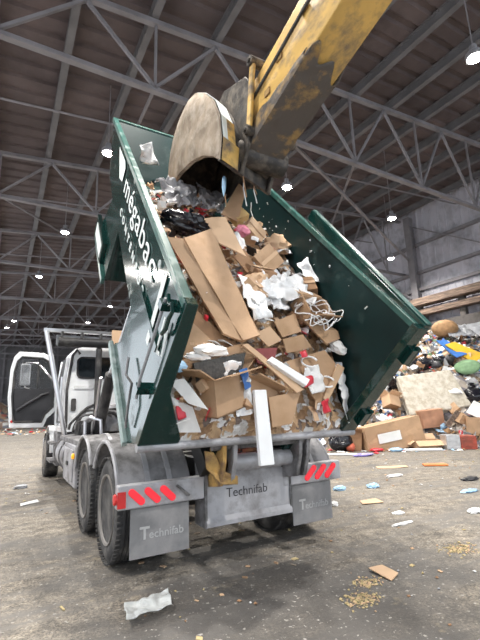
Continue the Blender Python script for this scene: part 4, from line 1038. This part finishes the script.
film('torn_film', 'crumpled white wrap around the tan paper near the right wall', 'plastic film', [(.75, 2.6, 1.08), (1.0, 2.5, 1.08), (1.03, 2.2, 1.08), (.8, 2.2, 1.02)], FILMW, .06, seed=7, n=14)
film('grey_film', 'grey translucent film hanging under the bucket teeth at left', 'plastic film', [(-.75, 3.4, 1.25), (-.2, 3.5, 1.3), (-.15, 2.9, 1.2), (-.7, 2.8, 1.2)], FILMD, .1, seed=8, n=22)
film('grey_film', 'grey translucent film sagging under the bucket teeth at right', 'plastic film', [(-.15, 3.5, 1.3), (.35, 3.5, 1.25), (.2, 3.0, 1.15), (-.15, 2.95, 1.15)], FILMD, .09, seed=9, n=20)
film('white_paper_bag', 'white bag with rounded handle on the reddish-brown panel', 'bag', [(.38, .36, .58), (.6, .4, .6), (.66, .18, .44), (.46, .12, .42)], PAPER, .03, seed=10, n=12)
film('clear_film', 'clear film spilling over the sill left of the white foam board', 'plastic film', [(-.5, .26, .52), (-.28, .28, .54), (-.26, .02, .3), (-.42, .0, .28)], FILM, .05, seed=11, n=14)
film('white_wrap', 'white plastic wrap lying between mesh panel and gaping carton', 'plastic film', [(-.62, .36, .62), (-.36, .38, .64), (-.32, .22, .52), (-.56, .2, .5)], FILMW, .05, seed=12, n=14)
film('white_paper', 'white paper sheet beside the pink scrap near the bucket', 'paper', [(-.05, 2.2, 1.12), (.15, 2.35, 1.14), (.2, 2.05, 1.1), (.02, 1.95, 1.08)], PAPER, .03, seed=13, n=10)
film('white_paper', 'flat white paper left of the labelled box', 'paper', [(-.02, 1.98, 1.1), (.12, 2.02, 1.1), (.12, 1.82, 1.06), (0, 1.8, 1.06)], PAPER, .02, seed=14, n=8)
crumple('tan_paper', 'crumpled tan kraft paper near the right wall of the container', 'paper', CL(.86, 2.42, 1.03), RC(0, 0, 10), .16, (1.1, 1, .7), CARD_L, 5, .5, 2.6)
crumple('tan_paper', 'crumpled tan kraft paper below the labelled box', 'paper', CL(.1, 1.4, .95), RC(0, 0, 30), .15, (1.2, .8, .6), CARD_L, 6, .5, 2.6)
crumple('pink_scrap', 'pink crumpled scrap beside the tilted tan box', 'paper', CL(.28, 2.45, 1.12), RC(0, 0, 10), .09, (1, 1, .7), PINK, 7, .4)
film('blue_bag', 'small blue plastic bag right of the gaping carton', 'bag', [(-.42, .3, .58), (-.33, .32, .6), (-.31, .17, .5), (-.38, .14, .48)], BLUEP, .03, seed=27, n=10)
film('red_packet', 'red packet on the white bag with handle', 'packet', [(.33, .26, .53), (.47, .3, .54), (.48, .22, .5), (.36, .17, .48)], REDP, .02, seed=21, n=8)
film('red_packet', 'red packet at the lower right near the sill', 'packet', [(.58, .1, .34), (.7, .14, .36), (.73, .02, .28), (.62, -.01, .27)], REDP, .03, seed=22, n=10)
film('red_packet', 'crumpled red carton scrap inside the left rear post', 'packet', [(-1.05, .12, .4), (-.98, .13, .42), (-.93, .02, .28), (-1.02, .0, .27)], REDP, .015, seed=29, n=8)
film('red_packet', 'little red wrapper lying left of the torn curved carton', 'packet', [(.36, .5, .68), (.44, .52, .69), (.45, .45, .66), (.37, .44, .65)], REDP, .015, seed=24, n=8)
crumple('white_crumple', 'crumpled white paper on the narrow carton edge at left', 'paper', CL(-.7, .46, .68), RC(), .1, (1.6, .6, .4), PAPER, 13, .5)
crumple('white_crumple', 'small crumpled white paper at the foot of the lit carton flap', 'paper', CL(-.82, .42, .63), RC(), .07, (1.6, .6, .4), PAPER, 14, .5)
crumple('white_crumple', 'white paper wad at the right wall beside the curved carton', 'paper', CL(.98, .62, .68), RC(), .09, (1, 1.1, .6), PAPER, 15, .5)
crumple('white_crumple', 'white paper wad left of the tall white bag', 'paper', CL(-.08, .98, .98), RC(), .08, (1, 1, .6), PAPER, 16, .5)
crumple('pale_blue_scrap', 'pale blue plastic scrap by the left rear post top of the mesh panel', 'plastic scrap', CL(-1.02, .34, .58), RC(), .07, (1.2, .8, .5), LBLUE, 17, .4)
def wire_tangle():
    t = None; rg = random.Random(4)
    mb = MB()
    for k in range(6):
        c = CL(.68 + rg.uniform(-.12, .18), .8 + rg.uniform(-.12, .2), .9); pts = []
        a0 = rg.uniform(0, 6); r = rg.uniform(.1, .22); st_ = rg.uniform(.2, .34)
        for i in range(22):
            a = a0 + i * st_; pts.append(c + eX * r * math.cos(a) * 1.2 + eS * r * math.sin(a) * .8 + eH * (.05 * math.sin(i * .9 + k) + .05))
        mb.path(pts, .0065, 5)
    tag(mb.build('white_wire_tangle', FOAM, smooth=True), 'tangle of white cable loops on the torn carton at right', 'cable')
    for k, (x, s, h, lb) in enumerate(((.5, .44, .6, 'white ring handle standing on the reddish-brown panel'), (.72, .28, .46, 'second white ring handle nearer the right wall'))):
        mb = MB(); c = CL(x, s, h); mb.path([c + eX * .09 * math.cos(a) + eS * .08 * math.sin(a) + eH * .02 * math.cos(a) for a in [i * .42 for i in range(13)]], .011, 6)
        tag(mb.build('white_ring', FOAM, smooth=True), lb, 'ring')
wire_tangle()
def wfk(rg):
    s = rg.uniform(.5, 3.6); h = heap_h(1, s) + rg.uniform(.05, 1.35 - heap_h(1, s))
    return CL(hwr(s) - .06, s, h), 1.2
bits('stuck_shreds', [PAPER, FILMW], 18, wfk, 'little white shreds stuck on the right inner wall of the container', 41, .015, .045)

# ------------------------------------------------------------------ the waste pile on the right
gd = Vector((math.sin(YAW), math.cos(YAW), 0)); ge = Vector((gd.y, -gd.x, 0)); G0 = Vector((CAM.x, CAM.y, 0))
def G(r, d, z): return G0 + gd * d + ge * r + Vector((0, 0, z))      # pile axes: along its foot, away from its foot, up
RG = Matrix((ge, gd, Vector((0, 0, 1)))).transposed()
def RP(a=0, b=0, c=0): return (RG @ Euler((R_(a), R_(b), R_(c))).to_matrix()).to_euler()
def pile_z(r, d):
    foot = 14.5 + .25 * math.sin(r * 1.3) + max(0, 3.2 - r) * .9
    top = 1.75 + .37 * r + .35 * nz(r * .5, d * .5, 3)
    k = max(0, d - foot)
    z = top * (1 - math.exp(-k * 1.8 / top)) * 1.05
    return max(0, z)
CONF_P = confetti('mixed_waste_pile', [(.2, .16, .13), (.42, .38, .34), (.1, .09, .09), (.5, .48, .46), (.3, .22, .15), (.16, .15, .17), (.34, .3, .26), (.09, .1, .13)], 5, .8, .8)
def pile():
    mb = MB()
    def f(u, v):
        d = 14.0 + 8.2 * v; r = -1 + (min(15, (19.4 - .5026 * d) / .8645) + 1) * u
        z = pile_z(r, d); z += min(1, z * 2) * (.16 * nz(r * 1.6, d * 1.6, 1) + .1 * nz(r * 4, d * 4, 2)) - .02
        return G(r, d, z)
    mb.grid(f, 130, 70)
    o = mb.build('waste_pile', CONF_P); o['kind'] = 'stuff'; tag(o, 'big mound of mixed refuse heaped along the right wall', 'waste pile')
    def wh(rg):
        while True:
            d = 14.3 + 6.5 * rg.random() ** 1.3; r = rg.uniform(1.2, min(13, (19.0 - .5026 * d) / .8645)); z = pile_z(r, d)
            if 5.7 < r < 8.5 and 14.9 < d < 16.2: continue
            if z > .02: return G(r, d, z + rg.uniform(-.04, .12)), .8
    bits('pile_scraps', [CARD, CARD_D, PAPER, DARKP, GREYP, PAPER, FOAM, CARD_L, DARKP, GREYP, MUD, BROWNM, DUSTY, GREYP, MUD, CARD_D, BLACKBAG, PAPER, DUSTY, BLUEP, REDP, GREENP, LBLUE], 4200, wh, 'countless scraps of plastic, paper and board on the mound', 5, .1, .42)
    def wf(rg):
        r = rg.uniform(1, 10); d = 14.4 - 1.3 * rg.random() ** 2
        return G(r, d, .02), .12
    bits('floor_scraps', [CARD, PAPER, FOAM, GREYP, CARD_L, CARD_D, PAPER, REDP, LBLUE], 240, wf, 'scatter of small scraps on the floor along the foot of the mound', 6, .05, .22)
pile()
def mattress():
    t = empty('mattress', G(7.0, 15.3, 1.0), 'stained cream mattress leaning against the waste pile', 'mattress')
    P = [G(5.98, 15.2, .95), G(8.27, 15.2, 1.24), G(8.02, 15.95, 2.61), G(5.93, 15.95, 2.41)]
    nr = (P[1] - P[0]).cross(P[3] - P[0]).normalized() * .2
    def f(u, v):
        p = P[0].lerp(P[1], u).lerp(P[3].lerp(P[2], u), v)
        return p - nr * (.12 * (abs(math.sin(u * math.pi * 6)) * abs(math.sin(v * math.pi * 4))) + .0)
    b = MB(); b.hexa(P + [p + nr for p in P]); body = b.build('mattress_body', MATT, t, bevel=.05)
    b = MB(); b.grid(lambda u, v: f(u, v) + nr.normalized() * .0, 36, 24); b.build('quilted_top', MATT, t, smooth=True, solid=.01)
    b = MB(); e = [p - nr * .06 for p in P]; b.path(e + [e[0]], .025, 6); b.build('piping', MATT, t)
mattress()
carton('large_carton', 'biggest brown carton lying at the foot of the waste pile', G(4.95, 14.35, .02), RP(0, -9, 8), (2.0, .9, .85), CARD, None, True, True, crush=.09, seed=11)
carton('large_carton', 'square brown carton at the right edge of the photo', G(8.15, 14.75, .12), RP(0, 4, -8), (.95, .6, .8), CARD, None, True, None, crush=.05, seed=12)
carton('medium_carton', 'reddish-brown carton under the lower edge of the mattress', G(6.65, 15.1, .62), RP(0, -5, 10), (.85, .6, .62), mat('reddish_cardboard', (.45, .24, .15), .8), None, True, None, crush=.05, seed=13)
carton('medium_carton', 'open tan carton between container and mattress', G(5.45, 15.3, 1.35), RP(-20, 15, 25), (.5, .4, .42), CARD_L, [70, 120, 60, 80])
carton('low_carton', 'shallow open tan tray box on the floor left of the red tin', G(6.0, 14.05, .02), RP(0, 0, 6), (.95, .45, .26), CARD_L, [130, 40, 120, 100])
carton('medium_carton', 'brown box half hidden below the container corner', G(3.6, 14.3, .02), RP(0, 6, -12), (.6, .5, .6), CARD_D, [60, 100, 90, 70])
carton('medium_carton', 'brown box on the pile above the biggest carton', G(4.6, 15.4, .95), RP(10, -15, 30), (.55, .45, .4), CARD, None, True, None, crush=.05, seed=15)
carton('medium_carton', 'crushed brown box between the mattress and the square carton', G(7.65, 14.9, .75), RP(20, 25, 20), (.5, .4, .34), CARD, None, True, None, crush=.06, seed=16)
def two_tone_box():
    t = empty('tin_box', G(7.0, 13.65, 0), 'red and silver metal box standing on the floor before the pile', 'metal box')
    for (r0, r1, m, n_) in ((6.42, 6.84, TIN, 'silver_half'), (6.86, 7.36, mat('red_painted_tin', (.42, .08, .05), .5, .2, .2, 6, dirt=(.2, .08, .06), dirt_amt=.35), 'red_half')):
        b = MB(); q = [G(r0, 13.5, .0), G(r1, 13.45, .0), G(r1, 13.95, .0), G(r0, 13.95, .0)]; b.hexa(q + [p + Vector((0, 0, .46 if r0 < 6.8 else .42)) for p in q]); o = b.build(n_, m, t, bevel=.02)
        for k in range(2):
            z = .1 + .2 * k; b = MB(); b.bar(G(r0 + .05, 13.49, z), G(r1 - .05, 13.45, z), .02, .025); b.build('rib', m, o)
two_tone_box()
board('yellow_plastic_sheet', 'bright yellow plastic panel high on the pile at right', 'panel', [(8.4, 16.7, 3.78), (8.85, 16.8, 3.9), (11.2, 16.6, 2.65), (10.8, 16.2, 1.75)], YELP, .05, .01, frame=G)
board('blue_plastic_sheet', 'blue plastic sheet behind the yellow panel on the pile', 'panel', [(8.15, 16.9, 3.98), (8.62, 17.0, 4.0), (9.2, 16.6, 3.35), (8.65, 16.4, 3.2)], BLUEP, .04, .02, frame=G)
crumple('green_cushion', 'olive green cushion below the yellow panel', 'cushion', G(8.8, 16.0, 2.78), RP(55, 0, -35), .46, (1.0, .75, .3), GREENP, 21, .12, 1.5)
crumple('brown_cushion', 'round brown upholstered cushion at the top of the pile', 'cushion', G(9.35, 18.4, 4.75), RP(), .52, (1.1, 1, .75), BROWNM, 22, .06, 1)
board('white_board', 'white board corner poking up at the right edge of the photo', 'panel', [(7.85, 14.8, 1.1), (8.25, 14.9, 1.5), (8.75, 14.9, 1.25), (8.4, 14.7, .8)], PAPER, .03, .004, frame=G)
board('grey_sheet', 'pale grey sheet near the top of the pile beside the brown cushion', 'panel', [(10.2, 18.2, 4.85), (11.5, 18.2, 5.1), (11.4, 17.4, 4.3), (10.3, 17.4, 4.2)], GREYP, .03, .03, frame=G)
film('pile_film', 'pale plastic sheeting along the crest of the pile', 'plastic film', [(9.4, 18.6, 4.9), (10.8, 18.6, 5.0), (10.6, 17.8, 4.35), (9.2, 17.8, 4.3)], GREYP, .07, seed=31, frame=G)
film('pile_film', 'grey plastic sheeting over the pile at the right edge', 'plastic film', [(9.6, 16.2, 2.6), (10.6, 16.2, 2.6), (10.4, 15.5, 1.7), (9.2, 15.6, 1.8)], FILM, .12, seed=32, frame=G)
film('pile_film', 'white plastic sheeting left of the mattress on the pile', 'plastic film', [(4.4, 15.6, 1.5), (5.2, 15.7, 1.6), (5.1, 15.1, 1.0), (4.2, 15.0, .9)], FILMW, .1, seed=33, frame=G)
crumple('garbage_bag', 'black garbage bag lying under the container corner', 'bag', G(3.25, 14.1, .3), RP(0, 0, 20), .34, (1.2, .9, .8), BLACKBAG, 23, .3, 2, 3, knot=True)
crumple('garbage_bag', 'dark garbage bag on the pile right of the mattress', 'bag', G(8.6, 15.5, 1.6), RP(0, 0, 50), .45, (1.2, .9, .8), BLACKBAG, 24, .3, 2, 3, knot=True)
crumple('garbage_bag', 'dark garbage bag on the pile above the mattress', 'bag', G(7.6, 16.9, 3.0), RP(0, 0, 10), .4, (1.3, .9, .7), BLACKBAG, 25, .35, 2, 3, knot=True)
crumple('garbage_bag', 'dark garbage bag on the slope beside the container rear corner', 'bag', G(6.0, 16.4, 2.3), RP(0, 0, 80), .4, (1.3, .9, .7), BLACKBAG, 26, .35, 2, 3, knot=True)
crumple('garbage_bag', 'white garbage bag on the slope behind the mattress', 'bag', G(6.8, 17.2, 3.0), RP(0, 0, 30), .36, (1.2, 1, .8), FILMW, 27, .3, 2, 3, knot=True)
crumple('red_ball', 'scuffed red ball on the floor below the container corner', 'ball', G(3.47, 13.95, .15), RP(), .16, (1, 1, .95), mat('scuffed_red', (.5, .12, .07), .6), 28, .05, 2)
crumple('red_packet', 'red plastic packet on the floor before the biggest carton', 'packet', G(4.25, 13.7, .05), RP(), .14, (1.5, .8, .35), REDP, 29, .3)
crumple('white_crumple', 'white plastic wad on the floor before the biggest carton', 'plastic scrap', G(4.85, 13.6, .05), RP(), .16, (1.3, .8, .35), LBLUE, 30, .4)
foam_bar('white_strip', 'white slat lying on the floor before the tray box', 'slat', [(5.1, 13.55, .01), (6.2, 13.35, .01), (6.22, 13.5, .01), (5.1, 13.68, .01)], FOAM, .06, frame=G)
foam_bar('orange_plate', 'orange flat plastic piece on the floor right of the truck', 'plastic scrap', [(4.3, 10.3, .006), (4.85, 10.25, .006), (4.85, 10.5, .006), (4.35, 10.55, .006)], mat('orange_plastic', (.7, .22, .06), .5), .04, frame=G)
foam_bar('wood_board', 'short timber board leaning by the square carton', 'board', [(6.9, 14.5, .7), (7.05, 14.5, .62), (7.55, 14.6, 1.1), (7.4, 14.6, 1.2)], TIMBER, .04, frame=G)
foam_bar('white_strip', 'white slat lying on the floor left of the red ball', 'slat', [(2.5, 13.1, .01), (3.4, 12.8, .01), (3.42, 12.95, .01), (2.52, 13.25, .01)], FOAM, .04, frame=G)
crumple('blue_bottle_wrap', 'violet and white wrapper on the floor below the red ball', 'wrapper', G(3.5, 12.6, .04), RP(0, 0, 20), .16, (2.0, .6, .3), mat('violet_wrap', (.3, .25, .6), .4), 33, .4)

# repeats on the mound, each told apart by the landmark it lies next to
MARKS = [('the mattress', 7.0, 1.8), ('the yellow sheet', 9.7, 3.2), ('the brown cushion', 9.5, 4.6), ('the biggest carton', 4.9, .7), ('the square carton', 8.15, .6), ('the green cushion', 8.8, 2.8), ('the open tan carton', 5.45, 1.6), ('the container corner', 6.4, 3.4)]
SEEN = set()
def where_on_mound(what, r, z):
    best = sorted(MARKS, key=lambda m_: abs(m_[1] - r) + abs(m_[2] - z))
    for m_ in best:
        dr, dz = r - m_[1], z - m_[2]
        side = 'right of' if dr > 0 else 'left of'; lev = 'upslope' if dz > 0 else 'downslope'
        for ph in ('%s %s %s on the mound' % (what, side, m_[0]), '%s %s and %s %s on the mound' % (what, lev, side, m_[0]), '%s far %s and %s %s on the mound' % (what, lev, side, m_[0])):
            if ph not in SEEN:
                SEEN.add(ph); return ph
    return what + ' on the mound'
for k in range(18):
    rg = random.Random(100 + k); r = rg.uniform(3.5, 11); d = rg.uniform(14.9, 17.8)
    crumple('crumpled_paper', where_on_mound('crumpled white paper wad' if k % 2 else 'crumpled white plastic wad', r, pile_z(r, d)), 'paper', G(r, d, pile_z(r, d) + .06), RP(0, 0, rg.uniform(0, 360)), rg.uniform(.12, .24), (1.3, .9, .6), PAPER if k % 2 else FILMW, 40 + k, .5, 2.4, 2, group='white wads on the mound')
for k in range(14):
    rg = random.Random(200 + k); r = rg.uniform(3.5, 11); d = rg.uniform(15, 17.8)
    carton('refuse_carton', where_on_mound(('small brown box', 'small dark brown box', 'small pale tan box')[k % 3], r, pile_z(r, d)), G(r, d, pile_z(r, d) - .05), RP(rg.uniform(-40, 40), rg.uniform(-40, 40), rg.uniform(0, 360)), (rg.uniform(.3, .55), rg.uniform(.25, .4), rg.uniform(.2, .35)), (CARD, CARD_D, CARD_L)[k % 3], None, False, None, 'brown boxes on the mound', crush=.04, seed=50 + k)
for k in range(12):
    rg = random.Random(300 + k); r = rg.uniform(4, 11); d = rg.uniform(16.3, 17.8)
    crumple('dark_bag', where_on_mound(('small glossy black bag', 'small dark bag', 'small grey bag')[k % 3], r, pile_z(r, d)), 'bag', G(r, d, pile_z(r, d) + .08), RP(0, 0, rg.uniform(0, 360)), rg.uniform(.2, .34), (1.2, .9, .7), (BLACKBAG, DARKP, GREYP)[k % 3], 80 + k, .4, 2.2, 2, group='dark bags on the mound')

# ------------------------------------------------------------------ litter on the floor
def scrap(label, x, y, r, sc, m, seed, name='paper_scrap', cat='paper', amp=.5, rz=0, group=None):
    return crumple(name, label, cat, (x, y, r * sc[2] * .55), Euler((0, 0, R_(rz))), r, sc, m, seed, amp, 2.6, 3, group, flat=.6)
film('crumpled_film', 'crumpled white plastic film on the floor in the left foreground', 'plastic film', [(-1.42, -1.42, .05), (-1.05, -1.36, .05), (-1.0, -1.1, .05), (-1.36, -1.12, .05)], THINWRAP, .03, seed=57, frame=lambda *a: Vector(a), n=40)
board('cardboard_scrap', 'torn tan cardboard scrap on the floor at right foreground', 'cardboard', [(.74, -1.92, .012), (.9, -1.86, .012), (.92, -1.66, .02), (.76, -1.64, .02)], CARD_L, .008, .006, frame=lambda *a: Vector(a), seed=4)
board('cardboard_scrap', 'flat tan cardboard piece on the floor beyond the right mudflap', 'cardboard', [(2.6, .2, .01), (2.95, .1, .01), (3.05, .35, .015), (2.75, .4, .012)], CARD_L, .008, .005, frame=lambda *a: Vector(a), seed=5)
board('cardboard_scrap', 'long tan cardboard piece on the floor midway to the tin box', 'cardboard', [(5.5, 2.5, .01), (6.2, 2.2, .01), (6.35, 2.4, .015), (5.7, 2.75, .012)], CARD_L, .008, .005, frame=lambda *a: Vector(a), seed=6)
board('paper_sheet', 'white paper sheet on the floor left of the truck tool box', 'paper', [(-1.9, 3.55, .008), (-1.6, 3.75, .008), (-1.62, 3.95, .012), (-1.9, 3.78, .01)], PAPER, .004, .004, frame=lambda *a: Vector(a), seed=7)
scrap('dark and white can-like scrap on the floor left of the truck', -1.82, 5.5, .09, (1.3, .8, .5), GREYP, 61, 'metal_scrap', 'scrap')
scrap('blue plastic wrapper on the floor right of the right mudflap', 3.13, 1.26, .09, (1.2, .9, .5), LBLUE, 62, 'blue_wrapper', 'wrapper')
scrap('second blue wrapper lying a step right of the first', 3.75, 1.05, .09, (1.2, .9, .5), LBLUE, 63, 'blue_wrapper', 'wrapper')
scrap('thin white paper strip on the floor right of centre', 2.25, -.82, .09, (1.8, .4, .15), PAPER, 64)
scrap('small white paper folded on the floor beyond the thin strip', 2.62, -.45, .07, (1.3, .7, .25), PAPER, 65)
scrap('pale paper scrap on the floor at the right edge, nearer', 3.5, -1.01, .1, (1.3, .6, .3), PAPER, 66)
scrap('pale paper scrap on the floor at the right edge, farther', 4.7, -.2, .12, (1.6, .6, .2), LBLUE, 67)
scrap('dark rag on the floor at the right edge', 5.72, .4, .12, (1.5, .7, .3), DARKP, 68, 'rag', 'rag')
scrap('white paper scrap on the floor near the orange piece', 5.0, 1.6, .12, (1.7, .6, .2), PAPER, 69)
STRAW = mat('straw_crumbs', (.5, .4, .21), .9)
for k, (x, y, rr, nn, lb) in enumerate(((1.95, -1.75, .2, 240, 'patch of straw-coloured crumbs trodden on the floor at right'), (.28, -2.02, .16, 200, 'patch of straw-coloured crumbs low in the middle of the floor'), (.55, -1.82, .13, 150, 'patch of straw-coloured crumbs left of the torn tan scrap'), (1.6, .3, .3, 150, 'patch of straw-coloured crumbs beyond the right mudflap'))):
    def ws(rg, x=x, y=y, rr=rr):
        return Vector((x + rg.gauss(0, rr * .5), y + rg.gauss(0, rr * .35), .006)), .15
    bits('straw_crumbs', [STRAW, STRAW, CARD_L], nn, ws, lb, 70 + k, .008, .03)
scrap('white wad beside the right mudflap on the floor', 2.25, .45, .06, (1, 1, .6), PAPER, 73)
def fl(rg):
    a = rg.random()
    if a < .8: r = rg.uniform(-1.5, 8); d = rg.uniform(2.5, 14)
    else: r = rg.uniform(-7, -2); d = rg.uniform(6, 18)
    p = G(r, d, .008)
    return p, .08
bits('floor_crumbs', [PAPER, CARD_L, CARD_D, STRAW, GREYP, CARD, MUD, MUD, STRAW], 900, fl, 'tiny crumbs of paper and board trodden over the floor', 9, .015, .07)
# distant heap at the far left
def far_heap():
    mb = MB()
    def f(u, v):
        x = -9 + 12 * u; y = 46 + 10 * v
        z = 3.6 * math.exp(-((v - .65) / .4) ** 2) * min(1, (1 - u) * 2.2) + .4 * nz(x, y, 0)
        return (x, y, max(-.02, z - .5))
    mb.grid(f, 50, 40)
    o = mb.build('far_waste_pile', confetti('far_mixed_waste', [(.45, .3, .2), (.5, .4, .3), (.3, .2, .15), (.55, .2, .16), (.6, .58, .55), (.2, .2, .22)], 2.2)); o['kind'] = 'stuff'; tag(o, 'distant mound of brown and red refuse at the far left end of the hall', 'waste pile')
    def wh(rg): return Vector((rg.uniform(-8, 4), rg.uniform(30, 47), .05)), .3
    bits('far_floor_scraps', [CARD, PAPER, REDP, CARD_L, LBLUE, PAPER], 160, wh, 'scatter of refuse over the floor before the distant mound', 11, .15, .6)
far_heap()
